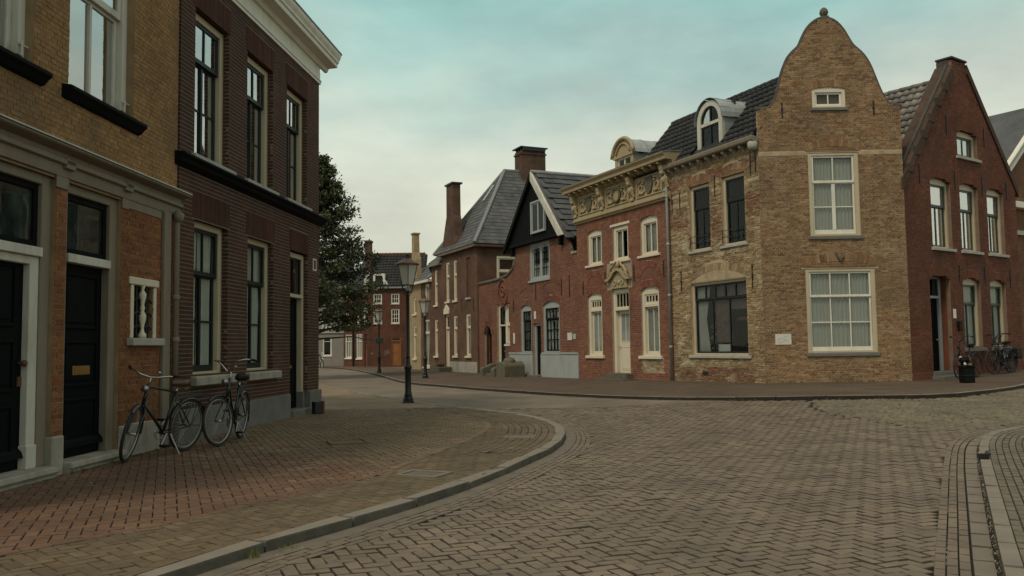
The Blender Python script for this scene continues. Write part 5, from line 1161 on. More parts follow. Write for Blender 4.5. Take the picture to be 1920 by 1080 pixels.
# ---- slate-roofed brown house ---------------------------------------------------------
h = house('slate_roof_house', (-4.233, 49.317), DA, 'tall brown brick house with steep slate hip roof and broad chimney on its ridge')
SL_ = 5.9
UWs = [(1.22, 1.78, 3.92, 6.12), (2.44, 2.96, 3.92, 6.12)]; GWs = [(2.38, 2.96, .88, 3.06), (4.28, 4.95, .88, 3.08)]
hw = [*UWs, *GWs, (1.02, 1.70, .25, 3.18), (4.43, 4.95, 3.95, 6.08)]
sw_ = MB()
def wall_holes(m, x0, x1, z0, z1, holes, y0=0, y1=.12):
    zs_ = sorted({z0, z1, *[h_[2] for h_ in holes], *[h_[3] for h_ in holes]})
    for a, b in zip(zs_, zs_[1:]):
        for u, v in cut([(x0, x1)], holes, (a+b)/2): m.box(u, v, y0, y1, a, b)
wall_holes(sw_, 0.46, SL_, -.05, 6.55, hw); sw_.build('wall', 'w_slate_house', h, fix=False)
def far_win(parent, a, b, c, d, tz, cm='cream2', sm_='cream2', bot=(1, 1), top=(1, 1), bar=.04, cw=.10, sw=.05, sil=True):
    return window(parent, a, b, c, d, y=.03, cw=cw, cmat=cm, smat=sm_, tz=tz, top=top, bot=bot, sw=sw, bar=bar, tbar=.07 if tz else None, curt=[(0, 1, 0, 1, 'curtain_grey')], sill=(.08, .12, .08, cm) if sil else None)
for q in UWs: far_win(h, *q, 5.3)
for q in GWs: far_win(h, *q, 2.35)
door(h, 1.02, 1.70, .25, 3.18, .12, 'cream2', panels=[(.1, .9, .1, .9)], fw=.09, fmat='cream2', tz=2.4, tcols=1)
part('door_pediment', 'cream2', h, lambda m: m.prism([(.95, 3.20), (1.78, 3.20), (1.78, 3.45), (1.36, 3.75), (.95, 3.45)], -.08, .05), bev=.01)
part('blind_niche', 'shutter_dark', h, lambda m: m.box(4.43, 4.95, .06, .12, 3.95, 6.08)); bx(h, 'niche_sill', 'sill_stone', 4.35, 5.03, -.07, .06, 3.84, 3.945)
bx(h, 'plinth', 'stone', 1.85, SL_-.05, -.05, .05, -.05, .55); bx(h, 'doorstep', 'darkstone', .6, 2.2, -.8, .1, -.05, .24)
part('bench', 'darkstone', h, lambda m: m.box(-.3, .8, -.5, -.05, .35, .42))
part('side_wall', 'w_slate_house', h, lambda m: m.box(SL_-.12, SL_-.002, .121, 8, 0, 6.55))
swm = Matrix.Translation((SL_, 0, 0)) @ Matrix.Rotation(R(90), 4, 'Z')
window(h, 1.12, 2.3, 4.82, 6.05, y=-.06, cw=.11, cmat='cream2', smat='cream2', tz=5.25, top=(1, 1), bot=(1, 1), sw=.06, tbar=.08, Mx=swm, curt=[(0, 1, .4, 1, 'curtain_grey')], rm=.05)
part('eaves', 'copper', h, lambda m: (m.box(.46, SL_+.22, -.24, .1, 6.50, 6.64), m.box(SL_-.05, SL_+.22, .1, 8, 6.50, 6.64)), bev=.02)
AX, AY, AZ = 2.95, 2.95, 11.25
C1, C2, C3, C4 = (-.35, -.2, 6.66), (SL_+.2, -.2, 6.66), (SL_+.2, 9.8, 6.66), (-.35, 9.8, 6.66)
Ta, Tb = (AX, AY, AZ), (AX, 7.0, AZ)
rfo = part('roof', 'slate', h, lambda m: m.add([C1, C2, C3, C4, Ta, Tb], [(0, 1, 4), (1, 2, 5, 4), (2, 3, 5), (3, 0, 4, 5)]))
def tri_keep(Lw, Hh, apexl, apexr): return lambda x, y: (x > apexl*y/Hh) and (x < Lw-(Lw-apexr)*y/Hh)
s1 = Vector(Ta)-Vector((AX, -.2, 6.66)); tiles(rfo, Vector((-.35, -.2, 6.68)), (1, 0, 0), s1, 24, 22, .27, s1.length/22, 'slate', tri_keep(SL_+.55, s1.length, AX+.35, AX+.35), singles=0, flat=True, stagger=True, lap=.018, thick=.014, stuff='slates')
s2 = Vector((AX, 4, AZ))-Vector((SL_+.2, 4, 6.66)); tiles(rfo, Vector((SL_+.22, -.2, 6.68)), (0, 1, 0), s2, 38, 22, .27, s2.length/22, 'slate', tri_keep(10, s2.length, AY+.2, 7.2), singles=160, name='slate', flat=True, stagger=True, lap=.018, thick=.014, stuff='slates')
part('hip_lead', 'slate_pale', rfo, lambda m: (m.path([Vector(C2)+Vector((0, 0, .06)), Vector(Ta)+Vector((0, 0, .06))], .10, 6), m.path([Vector(Ta)+Vector((0, 0, .05)), Vector(Tb)+Vector((0, 0, .05))], .09, 6), m.path([Vector(C1)+Vector((0, 0, .06)), Vector(Ta)+Vector((0, 0, .06))], .09, 6), m.path([Vector(C3)+Vector((0, 0, .05)), Vector(Tb)+Vector((0, 0, .05))], .09, 6)))
nv = (Vector(C2)-Vector(C1)).cross(s1).normalized()
part('skylight', 'zinc', rfo, lambda m: (lambda b0: m.quad(b0, b0+Vector((.42, 0, 0)), b0+Vector((.42, 0, 0))+s1*.20, b0+s1*.20))(Vector((2.55, -.2, 6.66))+s1*.62+nv*.06))
part('ridge_chimney', 'chimney_brick', h, lambda m: (m.box(AX-.55, AX+.42, 3.85, 5.35, 10.6, 12.45), m.box(AX-.60, AX+.47, 3.80, 5.40, 12.25, 12.33)))
part('chimney_cap', 'iron', h, lambda m: (m.box(AX-.66, AX+.53, 3.74, 5.46, 12.62, 12.68), *[m.box(AX-.5+.3*k, AX-.38+.3*k, 3.9, 5.3, 12.45, 12.62) for k in range(4)]))
# street chimney gable at the left end
cg = MB(); cg.prism([(.46, 6.551), (3.05, 6.551), (3.05, 6.75), (2.72, 7.5), (2.62, 8.3), (2.45, 8.7), (2.42, 10.45), (1.40, 10.45), (1.38, 8.7), (1.05, 8.0), (.72, 7.2)], .0, .46); cg.build('chimney_gable', 'chimney_brick', h)
part('chimney_cap', 'iron', h, lambda m: m.box(1.30, 2.52, -.08, .56, 10.452, 10.54))
part('cross_roof', 'slate', h, lambda m: m.add([(1.75, .46, 8.6), (1.75, 2.6, 8.6), (3.15, .46, 6.7), (3.15, 2.6, 6.7), (.4, .46, 6.7), (.4, 2.6, 6.7)], [(0, 2, 3, 1), (0, 1, 5, 4)]))
part('valley_lead', 'slate_pale', h, lambda m: m.path([(1.75, .5, 8.66), (3.2, .5, 6.72)], .07, 6))
for x, z0, z1 in ((3.7, 3.2, 3.9), (5.4, 3.2, 3.9)): anchor(h, x, z0, z1)

# ---- two lower houses further down the row ---------------------------------------------
O2 = (-7.69, 56.972)
h = house('narrow_brown_house', (O2[0]+.4115*7.1, O2[1]-.9114*7.1), DA, 'narrow brown house squeezed in beside the tall chimney gable', 'house')
m = MB(); wall_holes(m, 0, 1.78, -.05, 6.1, [(.55, 1.05, 3.82, 5.85), (.52, 1.06, .86, 2.95)]); m.build('wall', 'w_slate_house', h, fix=False)
far_win(h, .55, 1.05, 3.82, 5.85, 5.0); far_win(h, .52, 1.06, .86, 2.95, 2.3)
part('gutter', 'greige', h, lambda m: m.box(-.1, 1.8, -.22, .1, 6.08, 6.20)); part('roof', 'slate', h, lambda m: m.add([(-.1, -.2, 6.2), (1.8, -.2, 6.2), (1.8, 2.6, 8.4), (-.1, 2.6, 8.4), (-.1, .1, 5.5), (-.1, 2.6, 5.5)], [(0, 1, 2, 3), (0, 3, 5, 4)]))
h = house('ochre_render_house', (O2[0]+.4115*2.75, O2[1]-.9114*2.75), DA, 'low ochre rendered house with slate roof and tapering chimney', 'house')
hl = [(.78, 1.40, 3.46, 4.43), (.76, 1.36, .68, 2.72), (2.78, 3.93, .2, 3.02), (3.13, 3.90, 4.05, 5.15)]
m = MB(); wall_holes(m, 0, 2.3, -.05, 5.3, hl); m.build('wall', 'w_yellow', h, fix=False); m = MB(); wall_holes(m, 2.3, 4.33, -.05, 5.3, hl); m.build('wall', 'w_slate_house', h, fix=False)
far_win(h, *hl[0], None); far_win(h, *hl[1], 2.1); far_win(h, *hl[3], None, bot=(2, 1)); far_win(h, *hl[2], 2.2, bot=(2, 1), top=(2, 1))
part('end_wall', 'w_yellow', h, lambda m: m.prism([(0, 0), (0, 5.3), (.1, 5.3), (.1, 0)], .12, 6))
part('gutter', 'cream2', h, lambda m: m.box(-.1, 4.4, -.26, .1, 5.24, 5.40))
rfo = part('roof', 'slate', h, lambda m: m.add([(-.05, -.2, 5.4), (4.4, -.2, 5.4), (4.4, 3.0, 8.1), (-.05, 3.0, 8.1)], [(0, 1, 2, 3)]))
part('verge_lead', 'slate_pale', rfo, lambda m: m.path([(4.3, -.2, 5.46), (4.3, 3.0, 8.2)], .08, 6))
s5 = Vector((0, 3.2, 2.7)); tiles(rfo, Vector((-.05, -.2, 5.42)), (1, 0, 0), s5, 12, 12, .36, s5.length/12, 'slate', None, singles=0, flat=True, stagger=True, lap=.02, thick=.016, stuff='slates')
part('chimney', 'w_yellow', h, lambda m: (m.prism([(.0, 5.3), (1.25, 5.3), (1.05, 6.9), (.75, 7.4), (.68, 8.55), (.22, 8.55), (.22, 7.4), (.08, 6.6)], .1, .45), m.box(.16, .74, .04, .51, 8.552, 8.64)))
# ---- far red house with two fronts -------------------------------------------------------
h = house('far_red_house', (-10.858, 64.1), 0, 'dark red brick house with orange door and white dormer where the street ends')
fh = [(.42, 1.06, 4.68, 5.42), (1.75, 2.37, 4.66, 5.42), (.42, 1.06, 3.18, 4.27), (1.75, 2.37, 3.18, 4.27), (1.76, 2.47, .04, 2.14)]
m = MB(); wall_holes(m, 0, 4.2, -.05, 5.85, fh); m.build('wall', 'w_far_red', h, fix=False)
for q, rows in zip(fh[:4], (2, 2, 3, 3)): window(h, *q, y=.02, cw=.055, cmat='white', smat='white', bot=(3, rows), sw=.035, bar=.035, curt=[], sill=(.03, .05, .05, 'white'), rm=.4)
dr_ = door(h, 1.76, 2.47, .04, 2.14, .08, 'orange_door', panels=[(.12, .88, .08, .48), (.12, .88, .55, .94)], fw=.05, fmat='orange_door', tz=1.86, tb=.05, handle=(.12, 1.0, 'iron'))
part('gutter', 'lead', h, lambda m: m.box(-.15, 4.3, -.22, .1, 5.82, 5.95))
rfo = part('roof', 'tile_dark', h, lambda m: m.add([(0, -.2, 5.95), (4.3, -.2, 5.95), (4.3, 2.4, 8.6), (-.05, 2.4, 8.6)], [(0, 1, 2, 3)]))
s6 = Vector((0, 2.6, 2.65)); tiles(rfo, Vector((0, -.2, 5.98)), (1, 0, 0), s6, 17, 12, .25, s6.length/12, 'tile_dark', None, singles=0, wave=.04, lap=.03, stuff='tiles', seg=4)
part('ridge_tiles', 'rust', h, lambda m: [m.path([(-.1+k*.3, 2.4, 8.66), (.2+k*.3, 2.4, 8.69)], .11, 6) for k in range(14)])
dmf = part('dormer', 'white', h, lambda m: (ring(m, .42, 1.28, 6.05, 6.95, .14, -.05, .6), m.add([(.40, -.08, 6.96), (1.0, -.08, 6.96), (1.62, -.08, 6.02), (1.46, -.08, 6.02), (.40, 1.0, 6.96), (1.0, 1.0, 6.96), (1.62, .1, 6.02), (1.46, .1, 6.02)], [(0, 1, 5, 4), (1, 2, 6, 5), (1, 2, 3)])))
MB().quad((.56, .0, 6.2), (1.14, .0, 6.2), (1.14, .0, 6.8), (.56, .0, 6.8)).build('pane', 'glass', dmf, fix=False); MB().box(.5, 1.2, .3, .32, 6.1, 6.9).build('dormer_back', 'room', dmf)
part('chimney', 'chimney_brick', h, lambda m: (m.box(-.38, .06, 1.0, 1.8, 5.5, 9.5), m.box(-.44, .12, .94, 1.86, 9.5, 9.62)))
part('gable_parapet', 'sill_stone', h, lambda m: m.add([(-.32, -.15, 6.0), (.0, -.15, 6.0), (.0, 2.4, 8.75), (-.32, 2.4, 8.75), (-.32, -.15, 5.6), (.0, -.15, 5.6)], [(0, 1, 2, 3), (0, 4, 5, 1)]))
Lm = Matrix.Rotation(R(-40), 4, 'Z') @ Matrix.Translation((-7, 0, 0))
fl = [(4.40, 4.82, 3.09, 4.12), (5.76, 6.28, 3.2, 4.52), (6.50, 6.95, 3.2, 4.40), (4.36, 5.12, .64, 2.42), (5.68, 6.34, .60, 2.44), (6.60, 6.92, .0, 2.44)]
m = MB(); wall_holes(m, 4.15, 6.99, -.05, 5.85, fl); m.build('side_front', 'w_far_red', h, Lm, fix=False)
for q in fl[:3]: window(h, *q, y=.02, cw=.06, cmat='white', smat='white', bot=(2, 1), sw=.04, bar=.05, Mx=Lm, curt=[(0, 1, 0, 1, 'curtain_grey')], sill=(.04, .08, .06, 'white'), rm=.4)
for q in fl[3:5]: window(h, *q, y=.02, cw=.06, cmat='white', smat='white', tz=1.85, top=(3, 1), bot=(3, 1), sw=.04, bar=.05, Mx=Lm, curt=[(0, 1, 0, 1, 'curtain')], sill=(.05, .10, .07, 'white'), rm=.4)
door(h, *fl[5], .08, 'b_red2', Mx=Lm, fw=.04, fmat='w_far_red', tz=1.8)
part('rain_pipe', 'iron', h, lambda m: m.path([(5.38, -.10, 5.7), (5.38, -.10, .0)], .06, 8), Lm); part('bracket_lamp', 'iron', h, lambda m: (m.path([(5.2, -.1, 2.75), (5.3, -.5, 2.85)], .03, 6), m.sphere((5.3, -.5, 2.75), .10)), Lm)
part('roof_side', 'tile_dark', h, lambda m: m.add([(4.1, -.2, 5.95), (7.05, -.2, 5.95), (6.3, 2.4, 8.6), (4.1, 2.4, 8.6)], [(0, 1, 2, 3)]), Lm); part('gutter', 'lead', h, lambda m: m.box(4.1, 7.0, -.2, .1, 5.82, 5.94), Lm)
part('graffiti', 'whiteplastic', h, lambda m: [m.path([(x, -.012, z) for x, z in pts], .008, 4) for pts in ([(1.22, .95), (1.3, 1.2), (1.38, 1.0), (1.46, 1.22)], [(1.25, .85), (1.4, .9), (1.55, 1.15), (1.6, .95)], [(.2, .9), (.3, 1.05), (.38, .85)])])
# ---- grey rendered house at the very end ----------------------------------------------------
h = house('grey_render_house', (-20.161, 71.957), 0, 'grey rendered house with white-framed window behind the tree')
gh = [(4.16, 4.92, .79, 2.33), (4.11, 5.69, 3.14, 3.85), (1.2, 2.0, .79, 2.33)]
m = MB(); wall_holes(m, -4, 6.2, -.05, 6.2, gh); m.build('wall', 'w_grey', h, fix=False)
for q in gh: window(h, *q, y=.02, cw=.09, cmat='white', smat='white', tz=(1.95 if q[2] < 1 else None), top=(1, 1), bot=(1, 1), sw=.03, curt=[(0, 1, 0, 1, 'curtain' if q[2] > 2 else 'curtain_grey')] if q[2] > 2 else [], sill=(.05, .09, .05, 'white'), rm=.4)
part('string_course', 'sill_stone', h, lambda m: m.box(-4, 6.2, -.10, 0, 2.68, 2.85)); part('roof', 'tile_dark', h, lambda m: m.add([(-4, -.3, 6.2), (6.4, -.3, 6.2), (6.4, 3, 9), (-4, 3, 9)], [(0, 1, 2, 3)]))

# ---- deep red gable house on the right ------------------------------------------------------
h = house('deep_red_gable_house', (11.174, 24.098), 36, 'deep red brick gable house with green sashes and three bicycles leaning on it')
RWd = 7.0; AXg = 3.62
go = [(.02, .1), (RWd, .1), (RWd, 6.35), (6.33, 7.13), (5.09, 8.66), (4.02, 9.92), (4.02, 10.05), (3.17, 10.0), (3.17, 9.75), (2.05, 8.35), (1.2, 7.3), (.35, 6.25), (.02, 5.9)]
UR = [(1.53, 2.70, 4.08, 6.08, .12), (3.26, 4.40, 4.08, 6.08, .12), (4.99, 6.11, 4.08, 6.08, .12)]; AT = (3.26, 4.54, 7.02, 7.76, .10)
GR = [(3.18, 4.28, 1.10, 3.12, .12), (4.90, 5.96, 1.10, 3.12, .12)]; DR = (1.24, 2.42, .42, 3.15, .12)
brick_wall(h, go, [*UR, AT, *GR, DR], 'b_red2', 'mortar_dark', H=.064, L=.21, singles=200, skip=[(q[0]-.08, q[1]+.08, q[3]+.01, q[3]+.02, .34) for q in (*UR, AT, *GR, DR)], yj=.004)
for q in (*UR, AT, *GR, DR): arch(h, q[0]-.05, q[1]+.05, q[3]+.015, .135, .20, 'b_red2')
for i, q in enumerate(UR):
    wn = window(h, *q[:4], rise=.12, y=.11, cw=.09, cmat='cream', smat='green', tz=5.32, top=(1, 1), bot=(2, 1), gl='glass_up', sw=.055, bar=.05, step=.04, curt=[(.0, 1, .62, 1, 'curtain'), (.35, 1, 0, .62, 'curtain')] if i != 1 else [(0, 1, 0, 1, 'curtain')], sill=(.08, .10, .08, 'sill_stone'))
window(h, *AT[:4], rise=.10, y=.11, cw=.09, cmat='cream', smat='green', bot=(2, 1), gl='glass_up', sw=.06, bar=.05, curt=[(0, 1, 0, 1, 'curtain_grey')], sill=(.10, .10, .08, 'sill_stone'))
for q in GR: window(h, *q[:4], rise=.12, y=.11, cw=.09, cmat='cream', smat='green', tz=2.42, top=(1, 1), bot=(2, 1), sw=.055, bar=.05, step=.04, curt=[(.0, 1, 0, 1, 'curtain')], sill=(.10, .12, .08, 'bluestone'))
door(h, DR[0], DR[1], DR[2], 3.27, .38, 'doorblack', panels=[(.15, .85, .06, .40), (.15, .85, .48, .95)], fw=.10, fmat='bluegrey', tz=2.62, tcols=1, fy=.30, fd=.2, tmat='green', handle=(.8, 1.35, 'brass'), letter=(.5, 1.5, .22, .07, 'alu'))
bx(h, 'doorstep', 'bluestone', 1.1, 2.75, -.36, .40, .12, .30); bx(h, 'doorstep', 'bluestone', 1.2, 2.46, -.05, .40, .302, .418)
part('door_reveal', 'b_red2', h, lambda m: (m.box(DR[1]+.001, DR[1]+.02, .1, .32, .42, 3.27), m.box(DR[0]-.02, DR[0]-.001, .1, .32, .42, 3.27)))
part('house_lamp', 'whiteplastic', h, lambda m: (m.box(2.50, 2.58, -.06, -.008, 1.98, 2.26),)); part('meter_box', 'plastic_black', h, lambda m: m.box(2.72, 2.92, -.07, -.008, 1.62, 1.90), bev=.01)
bx(h, 'plinth', 'b_red2', .03, 1.08, -.03, .05, .05, .42)
for x, z0, z1 in ((.95, 5.9, 6.5), (3.0, 5.9, 6.5), (4.72, 5.9, 6.5), (6.35, 5.9, 6.5), (2.65, 7.6, 8.2), (5.0, 7.5, 8.1), (3.0, 3.1, 3.6), (4.6, 3.1, 3.6), (6.3, 3.0, 3.6)): anchor(h, x, z0, z1)
# raking parapet
def rake(m, x0, z0, x1, z1, t=.20, y1=.34): m.prism([(x0, z0), (x1, z1), (x1, z1-t*1.4), (x0, z0-t*1.4)] if x1 > x0 else [(x1, z1), (x0, z0), (x0, z0-t*1.4), (x1, z1-t*1.4)], -.05, y1)
pr = part('gable_parapet', 'w_parapet', h, lambda m: (rake(m, -.02, 5.98, 3.15, 9.86, .24, .52), rake(m, 4.04, 10.0, RWd+.15, 6.35)))
part('parapet_top', 'coping', h, lambda m: (m.box(3.12, 4.08, -.05, .50, 10.06, 10.13), m.box(3.15, 4.05, .101, .48, 9.2, 10.055)), bev=.02)
for i in range(6):      # brick steps (tumbled brickwork) along both rakes
    f = (i+.5)/6; MB().box(.2+2.7*f-.22, .2+2.7*f+.12, -.065, .0, 6.0+3.3*f-.10, 6.0+3.3*f+.16).build('rake_block', 'w_parapet', pr, bev=.02)
part('parapet_coping', 'coping', h, lambda m: (m.path([(-.05, .15, 6.0), (3.15, .15, 9.88)], .05, 6), m.path([(4.03, .15, 10.01), (RWd+.18, .15, 6.36)], .05, 6)))
EVX, EVZ, RZ = .02, 5.55, 9.55
rf = part('roof', 'tile_grey', h, lambda m: m.add([(AXg, .3, RZ-.05), (AXg, 6, RZ-.05), (EVX, .3, EVZ-.05), (EVX, 6, EVZ-.05), (RWd+.1, .3, 6.0), (RWd+.1, 6, 6.0)], [(0, 1, 3, 2), (0, 4, 5, 1)]))
sv = Vector((AXg-EVX, 0, RZ-EVZ)); tiles(h, (EVX, 6.3, EVZ), (0, -1, 0), sv, 24, 15, .25, sv.length/15, 'tile_grey', None, singles=280, wave=.05, lap=.04)
part('ridge_tiles', 'tile_grey', h, lambda m: [m.path([(AXg, .3+k*.4, RZ+.04), (AXg, .74+k*.4, RZ+.055)], .09, 8) for k in range(15)], smooth=True)
part('flank_wall', 'w_far_red', h, lambda m: (m.box(.02, .12, .13, 6, 0, 5.6), m.box(RWd-.1, RWd, .13, 6, 0, 6.2)))
# ---- partly hidden house at the right edge -----------------------------------------------------
h = house('white_bargeboard_house', (19.0, 33.2), 32, 'brown brick house with white bargeboard and cornice behind the red gable, at the right edge')
part('wall', 'w_far_brown', h, lambda m: m.prism([(0, 0), (9, 0), (9, 7.3), (4.4, 11.2), (0, 7.3)], .0, .3))
part('bargeboard', 'white', h, lambda m: (m.prism([(-.4, 7.25), (4.4, 11.45), (4.4, 11.05), (-.1, 7.15)], -.25, -.05), m.prism([(9.4, 7.25), (9.1, 7.15), (4.4, 11.05), (4.4, 11.45)], -.25, -.05)))
part('cornice', 'white', h, lambda m: m.box(-.3, 9.3, -.30, .0, 6.55, 6.80), bev=.01); part('string_course', 'sill_stone', h, lambda m: m.box(0, 9, -.08, 0, 5.5, 5.68))
rfo = part('roof', 'tile_wide', h, lambda m: m.add([(4.4, -.3, 11.3), (4.4, 8, 11.3), (-.5, -.3, 7.1), (-.5, 8, 7.1), (9.5, -.3, 7.1), (9.5, 8, 7.1)], [(0, 1, 3, 2), (0, 4, 5, 1)]))
far_win(h, 2.2, 3.2, 3.2, 5.2, 4.5); part('side_wall', 'w_far_brown', h, lambda m: m.box(0, .3, .31, 8, 0, 7.3))

# ================================================================== STREET LAMPS
def street_lamp(loc, label, extra=False):
    t = empty('street_lamp', loc, R(12), label, 'street lamp', 'lantern street lamps along the street')
    MB().box(-.13, .13, -.13, .13, -.05, .05).lathe([(.125, .05), (.125, .10), (.11, .13), (.105, .16)], n=8).build('base', 'iron', t, bev=.008)
    MB().lathe([(.10, .15), (.092, .20), (.086, .24), (.078, .27), (.074, .80), (.085, .82), (.095, .845), (.095, .865), (.085, .89), (.070, .905), (.062, .93), (.050, 1.05), (.048, 1.09), (.055, 1.10), (.055, 1.12), (.046, 1.14), (.040, 2.55), (.05, 2.57), (.05, 2.60), (.038, 2.63), (.034, 2.70)], n=16).build('post', 'iron', t, smooth=True)
    n = 6; def_ = [(.105, 2.70), (.150, 2.86), (.268, 3.36)]
    def P(r, z, k): a = 2*math.pi*(k+.5)/n; return Vector((r*math.cos(a), r*math.sin(a), z))
    fr = MB(); fr.lathe([(.03, 2.66), (.12, 2.68), (.12, 2.70), (.03, 2.705)], n=n)
    for k in range(n):
        fr.path([P(.115, 2.69, k), P(.155, 2.86, k), P(.268, 3.36, k)], .009, 5)
        fr.path([P(.155, 2.86, k), P(.155, 2.86, k+1)], .010, 5); fr.path([P(.268, 3.36, k), P(.268, 3.36, k+1)], .013, 5)
    for k in range(3): fr.path([(.0, 0, 2.62), P(.06, 2.60, 2*k)*1.0, P(.115, 2.69, 2*k)], .010, 5)
    fr.build('lantern_frame', 'iron', t)
    for k in range(n):
        MB().quad(P(.150, 2.87, k), P(.150, 2.87, k+1), P(.262, 3.35, k+1), P(.262, 3.35, k)).build('pane', 'lamp_glass', t, fix=False)
    MB().lathe([(.292, 3.355), (.297, 3.375), (.25, 3.41), (.15, 3.47), (.085, 3.51), (.075, 3.53)], n=12).build('cap', 'copper', t, smooth=True)
    MB().lathe([(.06, 3.53), (.07, 3.545), (.07, 3.56), (.045, 3.575), (.06, 3.60), (.06, 3.615), (.03, 3.635)], n=10).build('finial', 'iron', t, smooth=True)
    MB().lathe([(.04, 2.72), (.05, 2.80), (.05, 2.92), (.075, 3.0), (.085, 3.2), (.06, 3.30)], n=10).build('bulb', 'whiteplastic', t, smooth=True)
    if extra: MB().box(-.22, .22, -.10, .08, 1.62, 1.92).build('switch_box', 'green', t, bev=.02)
    return t
street_lamp((-2.56, 20.85, 0), 'nearest street lamp with brown-capped lantern on the corner kerb')
street_lamp((-3.86, 37.6, 0), 'middle street lamp on the far pavement before the slate-roofed house')
street_lamp((-7.35, 47.0, 0), 'farthest street lamp, with a small box strapped to its post', True)

# ================================================================== BICYCLES
def bicycle(loc, heading, lean, steer, label, frame='frame_black', bar='trek', saddle='leather', ladies=False, rack=True, crate=False, cat='bicycle', group=None, stripe=None, bag=None, fender='alu', CH='chrome', AL='alu'):
    root = empty('bicycle', (0, 0, 0), 0, label, cat, group)
    root.matrix_basis = Matrix.Translation(loc) @ Matrix.Rotation(heading, 4, 'Z') @ Matrix.Rotation(lean, 4, 'X')
    r = .345; RA, FA, BB = Vector((0, 0, r)), Vector((1.09, 0, r)), Vector((.45, 0, .285))
    ST, HT, HB_ = Vector((.29, 0, .78)), Vector((.815, 0, .90)), Vector((.875, 0, .68))
    ax = (HT-HB_).normalized(); Sm = Matrix.Translation(HB_) @ Matrix.Rotation(steer, 4, ax) @ Matrix.Translation(-HB_)
    def wheel(c, Mx):
        T = Matrix.Translation(c); w_ = MB().torus(T, r-.021, .0205, 44, 8).build('wheel', 'rubber', root, Mx, smooth=True)
        MB().torus(T @ Matrix.Identity(4), r-.047, .011, 44, 6).build('rim', AL, w_, smooth=True)
        sp = MB()
        for k in range(28):
            a = 2*math.pi*k/28; b = a+(.55 if k % 2 else -.55); s_ = .03 if k % 4 < 2 else -.03
            sp.path([c+Vector((.022*math.cos(b), s_, .022*math.sin(b))), c+Vector(((r-.055)*math.cos(a), 0, (r-.055)*math.sin(a)))], .0010, 3, cap=False)
        sp.build('spokes', AL, w_)
        MB().path([c+Vector((0, -.055, 0)), c+Vector((0, .055, 0))], .018, 8).build('hub', AL, w_, smooth=True); return w_
    wheel(RA, None); fw = wheel(FA, Sm)
    f = MB(); tb = lambda a, b, q=.017: f.path([a, b], q, 8)
    tb(HB_-ax*.03, HT+ax*.02, .022); tb(BB, ST+(ST-BB).normalized()*.03)
    if ladies:
        f.path([HB_+ax*.02, Vector((.72, 0, .48)), Vector((.58, 0, .33)), BB], .019, 8); f.path([HT-ax*.04, Vector((.66, 0, .60)), Vector((.50, 0, .42)), BB+(ST-BB)*.22], .013, 8)
    else:
        tb(HB_+ax*.02, BB, .020); f.path([HT-ax*.03, HT-ax*.03+Vector((-.06, 0, .015)), ST+Vector((.06, 0, .03)), ST], .017, 8)
    for s_ in (-.05, .05):
        d_ = Vector((0, s_, 0)); tb(RA+d_, BB+d_*.7, .010); tb(RA+d_, ST+d_*.3-(ST-BB).normalized()*.03, .009)
    tb(BB+Vector((0, -.045, 0)), BB+Vector((0, .045, 0)), .024)
    f.build('frame', frame, root, smooth=True)
    if stripe: MB().path([BB+(ST-BB)*.1+Vector((0, -.017, 0)), BB+(ST-BB)*.95+Vector((0, -.017, 0))], .006, 6).build('frame_stripe', stripe, root)
    fk = MB(); fk.path([HB_-ax*.02, HB_-ax*.05], .024, 8)
    for s_ in (-.055, .055): fk.path([HB_-ax*.04+Vector((0, s_*.6, 0)), HB_-ax*.10+Vector((.01, s_, 0)), FA+Vector((-.06, s_, .09)), FA+Vector((0, s_, 0))], [.014, .013, .010, .008], 8)
    fk.build('fork', frame, root, Sm, smooth=True)
    hz = 1.02 if bar != 'oma' else 1.05; sb = HT+ax*.12
    hb = MB(); hb.path([HT, sb], .013, 8)
    if bar == 'trek': pts = [(.0, -.27, .05), (.03, -.22, .05), (.10, -.10, .02), (.06, 0, .0), (.10, .10, .02), (.03, .22, .05), (.0, .27, .05)]; grips = [((-.09, -.30, .055), (.01, -.26, .05)), ((-.09, .30, .055), (.01, .26, .05))]
    else: pts = [(-.10, -.28, .13), (.02, -.25, .14), (.08, -.14, .12), (.06, -.03, .02), (.05, 0, .0), (.06, .03, .02), (.08, .14, .12), (.02, .25, .14), (-.10, .28, .13)]; grips = [((-.22, -.29, .11), (-.09, -.28, .13)), ((-.22, .29, .11), (-.09, .28, .13))]
    hb.path([sb+Vector(p)+Vector((0, 0, hz-1.02)) * (0 if abs(p[1]) < .05 else 1) for p in pts], .011, 8)
    hbo = hb.build('handlebar', CH, root, Sm, smooth=True)
    for a, b in grips: MB().path([sb+Vector(a)+Vector((0, 0, hz-1.02)), sb+Vector(b)+Vector((0, 0, hz-1.02))], .018, 8).build('grip', 'plastic_black', hbo, smooth=True)
    MB().path([sb+Vector((.03, .09, .06)), sb+Vector((.03, .09, .085))], .026, 10).build('bell', CH, hbo, smooth=True)
    hl_ = MB(); hl_.path([HT+Vector((.06, 0, -.02)), HT+Vector((.14, 0, -.02))], [.03, .042], 10); hl_.build('headlamp', AL, root, Sm, smooth=True)
    up_ = (ST-BB).normalized(); MB().path([ST, ST+up_*.13], .013, 8).build('seat_post', CH, root)
    sp_ = ST+up_*.15; sd_ = MB(); outl = [(-.13, .085), (-.10, .105), (-.02, .09), (.06, .045), (.14, .022), (.155, .0), (.14, -.022), (.06, -.045), (-.02, -.09), (-.10, -.105), (-.13, -.085)]
    n = len(outl)
    for zz_, k_ in ((-.045, .92), (-.01, 1.0), (.02, .9), (.03, .55)): sd_.v += [tuple(sp_+Vector((x*k_, y*k_, zz_+(.012 if x < -.05 else 0)))) for x, y in outl]
